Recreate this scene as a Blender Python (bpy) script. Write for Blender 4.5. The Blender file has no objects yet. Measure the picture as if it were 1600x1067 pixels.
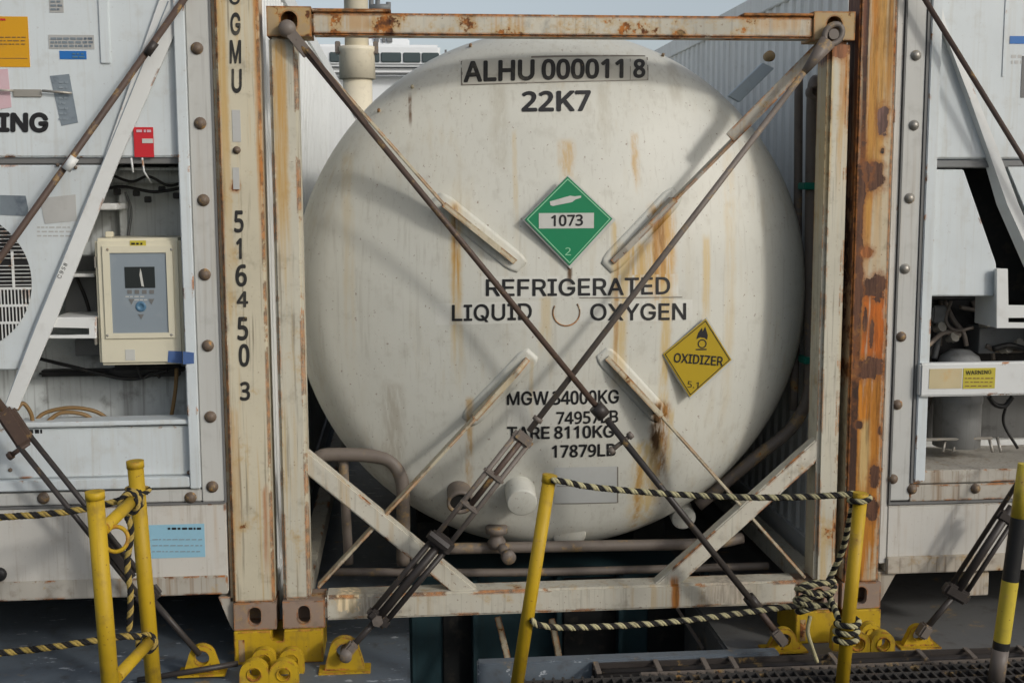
import bpy, bmesh, math, random
from mathutils import Vector, Matrix
random.seed(7)
S = bpy.context.scene
C = S.collection
R = math.radians

# ------------------------------------------------------------------ camera
CAM = Vector((-0.70, -5.1286, 1.8634)); PITCH, YAW, ROLL, FOC = 0.124, 0.0909, -0.0035, 1.2
FW = Vector((math.sin(YAW)*math.cos(PITCH), math.cos(YAW)*math.cos(PITCH), -math.sin(PITCH)))
_r = FW.cross(Vector((0, 0, 1))).normalized(); _u = _r.cross(FW)
RT = _r*math.cos(ROLL) + _u*math.sin(ROLL); UP = _u*math.cos(ROLL) - _r*math.sin(ROLL)
cd = bpy.data.cameras.new('camera'); cam = bpy.data.objects.new('camera', cd); C.objects.link(cam)
m = Matrix((RT, UP, -FW)).transposed().to_4x4(); m.translation = CAM; cam.matrix_world = m
cd.lens = 36*FOC; cd.sensor_width = 36; cd.sensor_fit = 'HORIZONTAL'; cd.clip_start = 0.05; cd.clip_end = 3000
S.camera = cam

# ------------------------------------------------------------------ light
SUN = Vector((0.95, -1.0, 0.66)).normalized()
w = bpy.data.worlds.new('World'); S.world = w; w.use_nodes = True
sky = w.node_tree.nodes.new('ShaderNodeTexSky'); sky.sky_type = 'NISHITA'; sky.sun_disc = False
sky.sun_elevation = math.asin(SUN.z); sky.sun_rotation = math.atan2(SUN.x, SUN.y)
sky.air_density = 1.0; sky.dust_density = 2.5; sky.ozone_density = 1.5
bg = w.node_tree.nodes['Background']; bg.inputs[1].default_value = 0.15
hs = w.node_tree.nodes.new('ShaderNodeHueSaturation'); hs.inputs['Saturation'].default_value = 0.5   # hazy, whitish daylight
w.node_tree.links.new(sky.outputs[0], hs.inputs['Color']); w.node_tree.links.new(hs.outputs[0], bg.inputs[0])
ld = bpy.data.lights.new('sun', 'SUN'); ld.energy = 1.4; ld.angle = R(6.0); ld.color = (1, 0.965, 0.91)
sun = bpy.data.objects.new('sun', ld); C.objects.link(sun); sun.rotation_euler = SUN.to_track_quat('Z', 'Y').to_euler()
S.view_settings.view_transform = 'Standard'; S.view_settings.look = 'None'
S.view_settings.gamma = 1; S.view_settings.exposure = -0.17
S.cycles.max_bounces = 6

# ------------------------------------------------------------------ pixel helpers (a photo pixel taken to the real plane the thing lies in)
def ray(px, py): return FW + RT*((px-800)/(1600*FOC)) + UP*((533.5-py)/(1600*FOC))
def U(px, py, y=0.0):
    d = ray(px, py); return CAM + d*((y-CAM.y)/d.y)
TC = Vector((0.006, 0, 1.380)); TR = 1.192; APEX = 0.07; CRN = 2.75; KN = 0.27
_sa = (TR-KN)/(CRN-KN); RK = CRN*_sa; _ky = CRN - (CRN-KN)*math.sqrt(1-_sa*_sa)
def head_y(r):
    if r <= RK: return APEX + CRN - math.sqrt(CRN*CRN-r*r)
    q = min(1.0, (r-(TR-KN))/KN); return APEX + _ky - KN*math.sqrt(max(0, 1-q*q))
HEAD_D = APEX + _ky
def hy(x, z): return head_y(min(TR, math.hypot(x-TC.x, z-TC.z)))
def UD(px, py):
    y = APEX
    for i in range(25):
        p = U(px, py, y); y = 0.5*y + 0.5*hy(p.x, p.z)
    return U(px, py, y)

# ------------------------------------------------------------------ materials
class NT:
    def __init__(s, name):
        s.mat = bpy.data.materials.new(name); s.mat.use_nodes = True
        s.t = s.mat.node_tree; s.n = s.t.nodes; s.b = s.n['Principled BSDF']
        s.pos = s.n.new('ShaderNodeNewGeometry').outputs['Position']
        sp = s.n.new('ShaderNodeSeparateXYZ'); s.t.links.new(s.pos, sp.inputs[0]); s.x, s.y, s.z = sp.outputs
    def put(s, sock, v):
        if isinstance(v, bpy.types.NodeSocket): s.t.links.new(v, sock)
        elif isinstance(v, (tuple, list)): sock.default_value = (v[0], v[1], v[2], 1) if len(sock.default_value) == 4 else v
        else: sock.default_value = v
    def M(s, op, a, b=0.0, c=0.0, clamp=False):
        n = s.n.new('ShaderNodeMath'); n.operation = op; n.use_clamp = clamp
        s.put(n.inputs[0], a); s.put(n.inputs[1], b); s.put(n.inputs[2], c); return n.outputs[0]
    def ss(s, v, a, b):
        n = s.n.new('ShaderNodeMapRange'); n.interpolation_type = 'SMOOTHSTEP'
        s.put(n.inputs[0], v); n.inputs[1].default_value = a; n.inputs[2].default_value = b; return n.outputs[0]
    def noise(s, scale=(1, 1, 1), detail=4, rough=0.55, off=0.0, k=1.0):
        mp = s.n.new('ShaderNodeMapping'); s.put(mp.inputs[0], s.pos)
        mp.inputs['Scale'].default_value = scale if isinstance(scale, tuple) else (scale,)*3
        mp.inputs['Location'].default_value = (off, off*1.7, off*0.6)
        n = s.n.new('ShaderNodeTexNoise'); s.t.links.new(mp.outputs[0], n.inputs['Vector'])
        n.inputs['Scale'].default_value = k; n.inputs['Detail'].default_value = detail; n.inputs['Roughness'].default_value = rough
        return n.outputs[0]
    def mix(s, f, a, b, mode='MIX'):
        n = s.n.new('ShaderNodeMix'); n.data_type = 'RGBA'; n.blend_type = mode
        s.put(n.inputs[0], f); s.put(n.inputs[6], a); s.put(n.inputs[7], b); return n.outputs[2]

RUST_D, RUST_M, RUST_O, STAIN = (0.035, 0.016, 0.010), (0.13, 0.05, 0.018), (0.42, 0.15, 0.030), (0.44, 0.28, 0.09)
def paint(name, col, rough=0.5, grime=0.25, gcol=(0.16, 0.13, 0.09), rust=0.0, rs=7.0, streak=0.0, scol=STAIN,
          edge=0.0, spots=(), bump=0.15, metal=0.0, off=0.0, speck=0.0, dent=0.0, halo_c=(0.36, 0.15, 0.03), stain=STAIN):
    t = NT(name)
    n1 = t.noise(1.7, 5, 0.6, off); n2 = t.noise(14, 4, 0.6, off+3)
    base = t.mix(t.M('MULTIPLY', t.ss(n1, 0.38, 0.75), grime), col, tuple(c*0.62 for c in col))
    base = t.mix(t.M('MULTIPLY', t.ss(n2, 0.52, 0.78), grime), base, gcol)
    if streak:
        sn = t.noise((26, 26, 0.9), 4, 0.6, off+5); sn2 = t.noise(2.2, 3, 0.5, off+9)
        f = t.M('MULTIPLY', t.ss(sn, 0.50, 0.72), t.ss(sn2, 0.38, 0.62))
        base = t.mix(t.M('MULTIPLY', f, streak), base, scol)
        sd = t.noise((60, 60, 2.0), 3, 0.6, off+15)
        base = t.mix(t.M('MULTIPLY', t.ss(sd, 0.54, 0.72), streak*0.75), base, gcol)
    if speck:
        sp = t.noise(70, 3, 0.6, off+21); base = t.mix(t.M('MULTIPLY', t.ss(sp, 0.66, 0.72), speck), base, RUST_M)
    fine = t.noise((40, 40, 1.6), 5, 0.65, off+31); blob = t.noise(16, 6, 0.7, off+37); blob2 = t.noise((46, 46, 3.5), 6, 0.72, off+41)
    for sp in spots:
        kind = sp[0]
        if kind == 'streak':      # x centre, half width, z top, z bottom, colour, strength
            _, xc, hw, zt, zb, c, k = sp
            wob = t.M('ADD', t.x, t.M('MULTIPLY', t.M('SUBTRACT', blob, 0.5), hw*0.7))
            d = t.M('ABSOLUTE', t.M('SUBTRACT', wob, xc))
            zz = t.M('ADD', t.z, t.M('MULTIPLY', t.M('SUBTRACT', fine, 0.5), min(0.22, (zt-zb)*0.5)))
            f = t.M('MULTIPLY', t.ss(d, hw, hw*0.25), t.M('MULTIPLY', t.ss(zz, zb, zb*0.45+zt*0.55), t.ss(t.M('ADD', t.M('MULTIPLY', zz, 0.5), t.M('MULTIPLY', t.z, 0.5)), zt+0.02, zt-0.02)))
            f = t.M('MULTIPLY', f, t.ss(fine, 0.26, 0.60))
            cv = t.mix(t.ss(blob2, 0.42, 0.66), c, tuple(v*0.5 for v in c)) if k >= 1.2 else c
            base = t.mix(t.M('MULTIPLY', f, k, clamp=True), base, cv)
        else:                     # blob: x, z, rx, rz, colour, strength
            _, xc, zc, rx, rz, c, k = sp
            dx = t.M('DIVIDE', t.M('SUBTRACT', t.x, xc), rx); dz = t.M('DIVIDE', t.M('SUBTRACT', t.z, zc), rz)
            d = t.M('SQRT', t.M('ADD', t.M('MULTIPLY', dx, dx), t.M('MULTIPLY', dz, dz)))
            d = t.M('ADD', d, t.M('MULTIPLY', t.M('SUBTRACT', blob, 0.5), 2.6))
            base = t.mix(t.M('MULTIPLY', t.ss(d, 1.75, 1.0), 0.55*k), base, halo_c)
            base = t.mix(t.M('MULTIPLY', t.ss(d, 1.08, 0.90), k), base, t.mix(t.ss(blob2, 0.40, 0.62), c, tuple(v*2.3 for v in c)))
    rough_s = rough; hb = n2
    if rust or edge:
        rn = t.noise(rs, 8, 0.68, off+11); rc = t.noise(30, 5, 0.6, off+13)
        rcol = t.mix(t.ss(rc, 0.40, 0.62), t.mix(t.ss(rc, 0.25, 0.45), RUST_D, RUST_M), RUST_O)
        mk = t.ss(rn, 0.74-rust*0.32, 0.78-rust*0.32) if rust else 0.0
        halo = t.ss(rn, 0.64-rust*0.32, 0.78-rust*0.32) if rust else 0.0
        if edge:
            bv = t.n.new('ShaderNodeBevel'); bv.samples = 4; bv.inputs[0].default_value = 0.014
            ge = t.n.new('ShaderNodeNewGeometry')
            vm = t.n.new('ShaderNodeVectorMath'); vm.operation = 'DOT_PRODUCT'
            t.t.links.new(bv.outputs[0], vm.inputs[0]); t.t.links.new(ge.outputs['Normal'], vm.inputs[1])
            e = t.ss(vm.outputs['Value'], 0.995, 0.93)
            em = t.M('MULTIPLY', e, t.ss(rn, 0.62-edge*0.3, 0.68-edge*0.3))
            mk = t.M('MAXIMUM', mk, em); halo = t.M('MAXIMUM', halo, t.M('MULTIPLY', em, 0.8))
        base = t.mix(t.M('MULTIPLY', halo, 0.65), base, stain)
        base = t.mix(mk, base, rcol)
        rough_s = t.M('ADD', t.M('MULTIPLY', mk, 0.85-rough), rough)
        hb = t.M('ADD', n2, t.M('MULTIPLY', mk, t.M('ADD', rc, -0.9)))
    t.put(t.b.inputs['Base Color'], base); t.put(t.b.inputs['Roughness'], rough_s); t.b.inputs['Metallic'].default_value = metal
    t.b.inputs['Specular IOR Level'].default_value = 0.35
    if bump:
        bn = t.n.new('ShaderNodeBump'); bn.inputs['Strength'].default_value = bump; bn.inputs['Distance'].default_value = 0.006
        t.put(bn.inputs['Height'], hb); t.t.links.new(bn.outputs[0], t.b.inputs['Normal'])
        if dent:                      # shallow dents and plate buckles
            b2 = t.n.new('ShaderNodeBump'); b2.inputs['Strength'].default_value = dent; b2.inputs['Distance'].default_value = 0.05
            t.put(b2.inputs['Height'], t.noise(2.6, 2, 0.5, off+51)); t.t.links.new(b2.outputs[0], bn.inputs['Normal'])
    return t.mat

def sx(px, py, y=0.0): return U(px, py, y).x
def sz(px, py, y=0.0): return U(px, py, y).z
def dstreak(px0, px1, py0, py1, c, k):
    a, b = UD(px0, (py0+py1)/2), UD(px1, (py0+py1)/2)
    return ('streak', (a.x+b.x)/2, (b.x-a.x)/2, UD((px0+px1)/2, py0).z, UD((px0+px1)/2, py1).z, c, k)
def pstreak(px0, px1, py0, py1, c, k, y=0.0):
    a, b = U(px0, (py0+py1)/2, y), U(px1, (py0+py1)/2, y)
    return ('streak', (a.x+b.x)/2, (b.x-a.x)/2, U(px0, py0, y).z, U(px0, py1, y).z, c, k)
def pblob(px, py, rx, ry, c, k=1.0, y=0.0):
    p = U(px, py, y); return ('blob', p.x, p.z, rx/375, ry/375, c, k)
ORG = (0.50, 0.29, 0.085); YST = (0.54, 0.42, 0.22); DKB = (0.10, 0.055, 0.025)
MT = {}
TSP = [
    dstreak(1008, 1062, 318, 520, (0.52, 0.31, 0.09), 1.15), dstreak(955, 1045, 380, 470, (0.53, 0.36, 0.14), 1.1), dstreak(1016, 1044, 325, 470, (0.42, 0.21, 0.05), 1.2), dstreak(950, 985, 400, 640, YST, 1.0), dstreak(958, 968, 405, 600, (0.36, 0.19, 0.06), 0.9), dstreak(1026, 1050, 440, 720, YST, 1.1),
    dstreak(700, 726, 318, 640, YST, 0.8), dstreak(704, 722, 322, 520, (0.48, 0.28, 0.08), 1.0), dstreak(708, 716, 322, 420, (0.25, 0.12, 0.04), 1.0),
    dstreak(1008, 1048, 628, 800, (0.34, 0.17, 0.05), 1.25), dstreak(975, 1036, 690, 835, YST, 1.1), dstreak(1014, 1034, 632, 740, DKB, 1.2), dstreak(990, 1004, 720, 830, (0.42, 0.24, 0.07), 0.9), dstreak(1040, 1052, 640, 760, YST, 0.8),
    dstreak(984, 1002, 210, 310, (0.48, 0.30, 0.1), 0.8), dstreak(868, 904, 220, 300, (0.50, 0.33, 0.13), 0.8), dstreak(953, 966, 345, 480, YST, 1.0), dstreak(884, 896, 412, 455, DKB, 1.0), dstreak(800, 812, 205, 420, YST, 0.5),
    dstreak(637, 645, 148, 205, (0.16, 0.10, 0.06), 1.0), dstreak(532, 558, 240, 620, YST, 0.4), dstreak(1095, 1112, 370, 540, YST, 0.9), dstreak(725, 742, 620, 790, (0.46, 0.28, 0.09), 0.8), dstreak(825, 835, 560, 660, YST, 0.6),
    dstreak(1128, 1152, 240, 720, YST, 0.5), dstreak(590, 640, 600, 800, (0.36, 0.32, 0.25), 0.6), dstreak(838, 868, 460, 580, YST, 0.6), dstreak(760, 800, 130, 300, (0.42, 0.39, 0.31), 0.5), dstreak(930, 960, 130, 260, (0.42, 0.39, 0.31), 0.5), dstreak(1040, 1070, 100, 180, (0.40, 0.37, 0.30), 0.6)]
MT['tank'] = paint('tank_white_paint', (0.585, 0.58, 0.515), 0.42, 0.28, (0.33, 0.30, 0.24), streak=0.34, scol=(0.46, 0.39, 0.26), bump=0.05, speck=0.6, dent=0.10, spots=TSP)
MT['frame'] = paint('frame_cream_paint', (0.55, 0.52, 0.42), 0.5, 0.45, rust=0.22, rs=5, streak=0.75, scol=(0.50, 0.36, 0.16), edge=0.5, speck=0.5, spots=[
    pstreak(1306, 1334, 75, 330, ORG, 0.9), pstreak(1286, 1304, 70, 420, YST, 0.9), pstreak(1312, 1330, 75, 200, (0.42, 0.18, 0.04), 0.9),
    pstreak(424, 456, 65, 480, (0.47, 0.29, 0.09), 0.95), pstreak(428, 450, 60, 260, ORG, 0.8),
    pstreak(1050, 1062, 915, 955, (0.42, 0.16, 0.05), 0.9), pblob(1300, 78, 30, 16, RUST_M)])
MT['beam'] = paint('rusty_beam_paint', (0.54, 0.51, 0.42), 0.55, 0.8, (0.27, 0.26, 0.23), rust=0.56, rs=9, streak=0.75, scol=(0.46, 0.24, 0.06), edge=0.9, speck=0.7, off=2.0, spots=[
    pblob(545, 12, 60, 5, RUST_D), pblob(1215, 22, 80, 5, RUST_M), pblob(1063, 52, 8, 5, RUST_D), pstreak(470, 660, 18, 60, (0.45, 0.25, 0.08), 0.7), pstreak(1150, 1290, 18, 60, (0.46, 0.25, 0.07), 0.6)])
MT['cast'] = paint('worn_casting_steel', (0.30, 0.22, 0.17), 0.6, 0.5, rust=0.42, rs=9, edge=0.6, off=4.0)
MT['castrust'] = paint('rusted_casting_steel', (0.40, 0.29, 0.16), 0.65, 0.5, rust=0.60, rs=8, edge=0.9, off=6.0)
MT['brace'] = paint('brace_cream_paint', (0.56, 0.53, 0.44), 0.5, 0.45, rust=0.14, rs=6, streak=0.5, edge=0.35, speck=0.7, off=7, spots=[pstreak(1046, 1066, 905, 975, (0.42, 0.17, 0.04), 1.3), pblob(590, 948, 34, 20, (0.22, 0.20, 0.17), 0.7), pblob(1135, 928, 40, 20, (0.24, 0.21, 0.17), 0.7), pblob(545, 940, 20, 18, (0.45, 0.36, 0.22), 0.7)], halo_c=(0.42, 0.36, 0.26))
MT['strut'] = paint('strut_cream_paint', (0.52, 0.46, 0.33), 0.55, 0.4, rust=0.34, rs=9, streak=0.4, edge=0.6, speck=0.7, off=9)
MT['reefer'] = paint('reefer_white_paint', (0.585, 0.63, 0.64), 0.4, 0.30, (0.40, 0.38, 0.33), streak=0.30, scol=(0.46, 0.42, 0.33), bump=0.04, speck=0.2, edge=0.15)
MT['reeferlow'] = paint('reefer_cream_paint', (0.57, 0.55, 0.50), 0.45, 0.22, (0.3, 0.24, 0.17), streak=0.55, scol=(0.45, 0.33, 0.20), bump=0.05, speck=0.3, edge=0.2, off=3)
MT['flange'] = paint('grey_flange', (0.50, 0.50, 0.47), 0.45, 0.2, (0.2, 0.18, 0.15), streak=0.35, scol=(0.36, 0.30, 0.22), bump=0.04, off=5)
MT['seal'] = paint('grey_seal', (0.16, 0.16, 0.155), 0.6, 0.2, off=8)
MT['recess'] = paint('recess_grey', (0.60, 0.63, 0.62), 0.5, 0.6, (0.12, 0.11, 0.10), streak=0.6, scol=(0.14, 0.13, 0.12), off=11)
MT['lpost'] = paint('stained_cream_post', (0.57, 0.52, 0.39), 0.5, 0.5, rust=0.24, rs=6, streak=0.9, scol=(0.50, 0.33, 0.12), edge=0.75, speck=0.6, off=12, spots=[
    pstreak(338, 362, -60, 420, (0.50, 0.33, 0.12), 0.9), pstreak(398, 412, -60, 500, (0.46, 0.22, 0.05), 0.9), pblob(368, 292, 6, 8, RUST_M),
    pstreak(360, 380, 640, 930, (0.46, 0.27, 0.09), 0.55), pstreak(410, 424, 760, 930, (0.40, 0.16, 0.05), 0.8)])
OR1, OR2, BR1 = (0.44, 0.17, 0.018), (0.50, 0.125, 0.010), (0.055, 0.024, 0.013)
RP = [pstreak(1338, 1398, -120, 470, (0.50, 0.27, 0.07), 1.2), pstreak(1344, 1372, -120, 520, (0.46, 0.19, 0.03), 1.4), pstreak(1352, 1366, 60, 460, (0.48, 0.24, 0.05), 1.5), pstreak(1385, 1396, -120, 300, (0.40, 0.20, 0.05), 1.2),
      pstreak(1326, 1386, 450, 760, OR2, 3.0), pstreak(1322, 1378, 585, 990, OR1, 3.0), pstreak(1330, 1362, 560, 700, (0.56, 0.20, 0.015), 2.5), pstreak(1338, 1362, 660, 800, (0.52, 0.36, 0.15), 1.8), pstreak(1334, 1348, 470, 580, (0.55, 0.38, 0.12), 1.2),
      pstreak(1326, 1350, -120, 520, (0.12, 0.045, 0.018), 1.6), pstreak(1334, 1345, -200, 1200, BR1, 3.0), pstreak(1320, 1338, 400, 1200, BR1, 3.0), pstreak(1340, 1356, -60, 130, (0.16, 0.06, 0.03), 1.5),
      pblob(1367, 448, 23, 19, BR1), pblob(1352, 577, 34, 17, BR1), pblob(1367, 276, 17, 22, BR1), pblob(1350, 268, 11, 20, BR1), pblob(1380, 186, 9, 24, (0.09, 0.05, 0.04)), 
      pblob(1367, 745, 10, 20, BR1), pblob(1362, 795, 12, 18, BR1), pblob(1342, 664, 6, 6, BR1), pblob(1375, 672, 5, 8, BR1), pblob(1333, 830, 9, 40, BR1), pblob(1404, 78, 5, 9, RUST_M), pblob(1404, 45, 5, 7, RUST_M), pblob(1340, 400, 9, 160, BR1), pblob(1352, 500, 4, 20, BR1), pblob(1362, 520, 4, 20, BR1), pblob(1378, 236, 5, 6, (0.02, 0.015, 0.012)), pblob(1355, 395, 12, 8, (0.2, 0.07, 0.02))]
MT['rpost'] = paint('heavily_rusted_post', (0.52, 0.45, 0.32), 0.65, 0.5, rust=0.22, rs=9, streak=0.9, scol=(0.42, 0.20, 0.05), edge=0.8, speck=0.8, off=14, spots=RP, bump=0.4, stain=(0.36, 0.16, 0.03), halo_c=(0.26, 0.09, 0.02))
MT['rod'] = paint('rusty_brown_steel', (0.085, 0.056, 0.043), 0.55, 0.5, (0.05, 0.035, 0.03), rust=0.30, rs=12, off=16)
MT['roddark'] = paint('greased_dark_steel', (0.045, 0.038, 0.034), 0.45, 0.5, (0.02, 0.016, 0.014), rust=0.12, rs=12, off=17)
MT['rodgrey'] = paint('weathered_grey_steel', (0.16, 0.135, 0.115), 0.5, 0.5, (0.07, 0.05, 0.04), rust=0.28, rs=14, off=18)
MT['pipe'] = paint('dull_pipe_steel', (0.18, 0.15, 0.125), 0.5, 0.5, (0.08, 0.06, 0.045), rust=0.30, rs=9, off=19)
MT['yellow'] = paint('yellow_paint', (0.50, 0.325, 0.013), 0.55, 0.75, (0.22, 0.14, 0.03), rust=0.21, rs=14, edge=0.45, bump=0.35, speck=0.8, off=20, streak=0.35, scol=(0.34, 0.20, 0.03))
MT['yellowold'] = paint('worn_yellow_paint', (0.55, 0.43, 0.05), 0.5, 0.4, (0.14, 0.11, 0.05), rust=0.2, rs=9, bump=0.25, speck=0.6, off=22)
MT['black'] = paint('black_paint', (0.018, 0.018, 0.018), 0.5, 0.2, off=23)
MT['ropey'] = paint('faded_yellow_rope', (0.44, 0.40, 0.23), 0.9, 0.9, (0.20, 0.17, 0.10), bump=0.6, off=24)
MT['ropeyg'] = paint('dirty_gold_rope', (0.36, 0.26, 0.07), 0.9, 0.9, (0.12, 0.085, 0.04), bump=0.6, off=25)
MT['ropeb'] = paint('black_rope', (0.014, 0.013, 0.012), 0.85, 0.2, bump=0.6, off=26)
MT['dark'] = paint('dark_steel_and_shade', (0.012, 0.013, 0.013), 0.7, 0.2, off=27)  # near-black; also stands in for shade in gaps and under the containers
MT['teal'] = paint('dark_teal_paint', (0.028, 0.062, 0.072), 0.5, 0.4, (0.02, 0.02, 0.02), streak=0.2, scol=(0.08, 0.05, 0.03), off=28)
MT['bolt'] = paint('rusty_bolt', (0.15, 0.11, 0.08), 0.5, 0.5, rust=0.4, rs=30, off=29)
MT['boltz'] = paint('zinc_bolt', (0.36, 0.34, 0.30), 0.4, 0.5, rust=0.25, rs=30, metal=0.4, off=30)
MT['ink'] = paint('black_lettering', (0.016, 0.016, 0.017), 0.5, 0.0, speck=0.0, bump=0)
MT['inkworn'] = paint('worn_black_lettering', (0.025, 0.024, 0.022), 0.6, 0.25, (0.3, 0.27, 0.2), rust=0.05, rs=20, bump=0, off=32)
MT['cream'] = paint('cream_plastic', (0.64, 0.60, 0.46), 0.4, 0.12, off=33, bump=0.02)
MT['greyface'] = paint('grey_keypad_film', (0.24, 0.28, 0.31), 0.35, 0.2, (0.4, 0.42, 0.43), off=34, bump=0.02)
MT['screen'] = paint('dark_display', (0.03, 0.035, 0.035), 0.15, 0.0, bump=0)
MT['green'] = paint('green_placard_film', (0.010, 0.20, 0.085), 0.4, 0.15, (0.05, 0.2, 0.12), bump=0.02)
MT['lgreen'] = paint('pale_green_line', (0.25, 0.55, 0.33), 0.4, 0.1, bump=0)
MT['greyfilm'] = paint('grey_white_film', (0.52, 0.52, 0.48), 0.45, 0.2, bump=0.02)
MT['oxid'] = paint('oxidizer_yellow_film', (0.43, 0.30, 0.018), 0.4, 0.15, (0.3, 0.24, 0.05), bump=0.02)
MT['amber'] = paint('amber_label', (0.60, 0.30, 0.010), 0.45, 0.1, bump=0.0)
MT['blue'] = paint('blue_label', (0.02, 0.14, 0.42), 0.4, 0.1, bump=0.0)
MT['bluetape'] = paint('worn_blue_tape', (0.07, 0.13, 0.30), 0.5, 0.5, (0.4, 0.45, 0.5), bump=0.1)
MT['paleblue'] = paint('pale_blue_label', (0.28, 0.50, 0.62), 0.45, 0.1, bump=0.0)
MT['red'] = paint('red_label', (0.52, 0.022, 0.030), 0.45, 0.1, (0.6, 0.3, 0.3), bump=0.0)
MT['pink'] = paint('faded_pink_label', (0.58, 0.40, 0.43), 0.5, 0.3, (0.6, 0.55, 0.55), bump=0.0)
MT['foil'] = paint('scuffed_foil_tape', (0.24, 0.28, 0.31), 0.35, 0.8, (0.08, 0.10, 0.13), metal=0.3, bump=0.3, off=40)
MT['faded'] = paint('faded_grey_label', (0.46, 0.46, 0.44), 0.5, 0.5, (0.30, 0.28, 0.26), bump=0.0, off=41)
MT['patch'] = paint('shaded_tank_film', (0.50, 0.485, 0.42), 0.45, 0.7, (0.28, 0.25, 0.2), bump=0.02, off=42)  # darker than the tank: the top beam's shadow is put into this colour
MT['patchg'] = paint('grey_data_film', (0.50, 0.51, 0.49), 0.45, 0.3, (0.4, 0.38, 0.33), bump=0.02, off=92)
MT['patchw'] = paint('clean_tank_film', (0.615, 0.61, 0.55), 0.4, 0.25, (0.36, 0.33, 0.27), bump=0.02, off=43, streak=0.34, speck=0.4, spots=TSP)
MT['ylabel'] = paint('yellow_label', (0.50, 0.42, 0.05), 0.45, 0.2, bump=0.0)
MT['hose'] = paint('brown_hose', (0.20, 0.12, 0.045), 0.5, 0.4, off=44)
MT['rubber_and_shade'] = paint('black_rubber_and_shade', (0.016, 0.016, 0.016), 0.5, 0.3, off=45)
MT['clamp'] = paint('green_clamp', (0.015, 0.20, 0.14), 0.4, 0.3, off=46)
MT['deck'] = paint('grey_blue_deck_paint', (0.125, 0.15, 0.175), 0.5, 0.7, (0.07, 0.065, 0.06), rust=0.16, rs=6, bump=0.3, off=47, speck=0.5)
MT['deckgrey'] = paint('worn_grey_deck', (0.15, 0.15, 0.145), 0.6, 0.6, (0.08, 0.07, 0.06), rust=0.2, rs=5, bump=0.3, off=48, speck=0.5)
MT['walk'] = paint('rusty_walkway_plate', (0.055, 0.034, 0.027), 0.7, 0.7, (0.03, 0.02, 0.018), rust=0.10, rs=10, bump=0.6, off=49, stain=(0.10, 0.04, 0.022))
MT['superw'] = paint('superstructure_white', (0.74, 0.76, 0.77), 0.5, 0.05, bump=0)
MT['glass'] = paint('tinted_window', (0.05, 0.07, 0.075), 0.12, 0.1, bump=0)
MT['mast'] = paint('stained_mast_paint', (0.66, 0.60, 0.46), 0.5, 0.2, streak=0.0, rust=0.15, rs=1.5, bump=0.1, off=52)
MT['corr'] = paint('container_side_white', (0.70, 0.71, 0.69), 0.45, 0.2, (0.28, 0.25, 0.2), streak=0.3, scol=(0.40, 0.36, 0.28), bump=0.03, off=53, speck=0.2)
MT['white'] = paint('white_bracket_paint', (0.66, 0.67, 0.65), 0.45, 0.2, (0.3, 0.27, 0.22), bump=0.03, off=54, edge=0.15)
MT['compr'] = paint('grey_compressor', (0.17, 0.175, 0.175), 0.45, 0.5, (0.08, 0.07, 0.06), off=55)
MT['flangelow'] = paint('dirty_lower_flange', (0.46, 0.43, 0.37), 0.5, 0.6, (0.17, 0.13, 0.09), streak=0.9, scol=(0.26, 0.18, 0.11), rust=0.12, rs=9, edge=0.4, bump=0.06, off=61)
MT['silledge'] = paint('rust_streaked_sill', (0.48, 0.43, 0.35), 0.55, 0.7, (0.15, 0.11, 0.08), streak=0.9, scol=(0.24, 0.13, 0.07), rust=0.36, rs=8, bump=0.1, off=63)
MT['keyblue'] = paint('dull_blue_key', (0.08, 0.17, 0.26), 0.4, 0.1, bump=0)
MT['stepgrey'] = paint('pale_grey_step', (0.50, 0.57, 0.60), 0.45, 0.3, bump=0.05, off=91)
MT['edgeline'] = paint('dirty_film_edge', (0.20, 0.18, 0.15), 0.6, 0.8, (0.42, 0.39, 0.33), bump=0, off=93)
MT['strutg'] = paint('grey_brown_strut_paint', (0.40, 0.37, 0.31), 0.55, 0.6, (0.20, 0.17, 0.14), rust=0.40, rs=10, streak=0.5, edge=0.6, speck=0.7, off=95)
MT['comprl'] = paint('grey_compressor_shell', (0.27, 0.275, 0.27), 0.42, 0.6, (0.09, 0.08, 0.07), streak=0.4, scol=(0.14, 0.11, 0.09), off=98)
MT['bayback'] = paint('darkened_bay_lining', (0.115, 0.115, 0.11), 0.5, 0.8, (0.03, 0.028, 0.025), streak=0.5, scol=(0.05, 0.04, 0.03), off=96)  # recess shade put into the colour: lining darkened where the bay came out bright
MT['grate'] = paint('dark_grating_steel', (0.045, 0.042, 0.04), 0.6, 0.5, (0.10, 0.06, 0.04), rust=0.22, rs=12, off=97)
MT['blocker'] = paint('dark_sky_blocker', (0.05, 0.04, 0.035), 0.6, 0.3, rust=0.2, off=80)
MT['sea'] = paint('sea_water', (0.02, 0.05, 0.065), 0.15, 0.2, bump=0.4)
# deck scuffs: bare white paint chips
def scuff(mat, thr):
    nt = mat.node_tree; b = nt.nodes['Principled BSDF']; lk = b.inputs['Base Color'].links[0]; src = lk.from_socket
    t = NT.__new__(NT); t.mat = mat; t.t = nt; t.n = nt.nodes; t.pos = nt.nodes.new('ShaderNodeNewGeometry').outputs['Position']
    n = t.noise((11, 30, 20), 5, 0.65, 61); t.put(b.inputs['Base Color'], t.mix(t.ss(n, thr, thr+0.05), src, (0.42, 0.45, 0.48)))
scuff(MT['deck'], 0.625)

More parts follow.
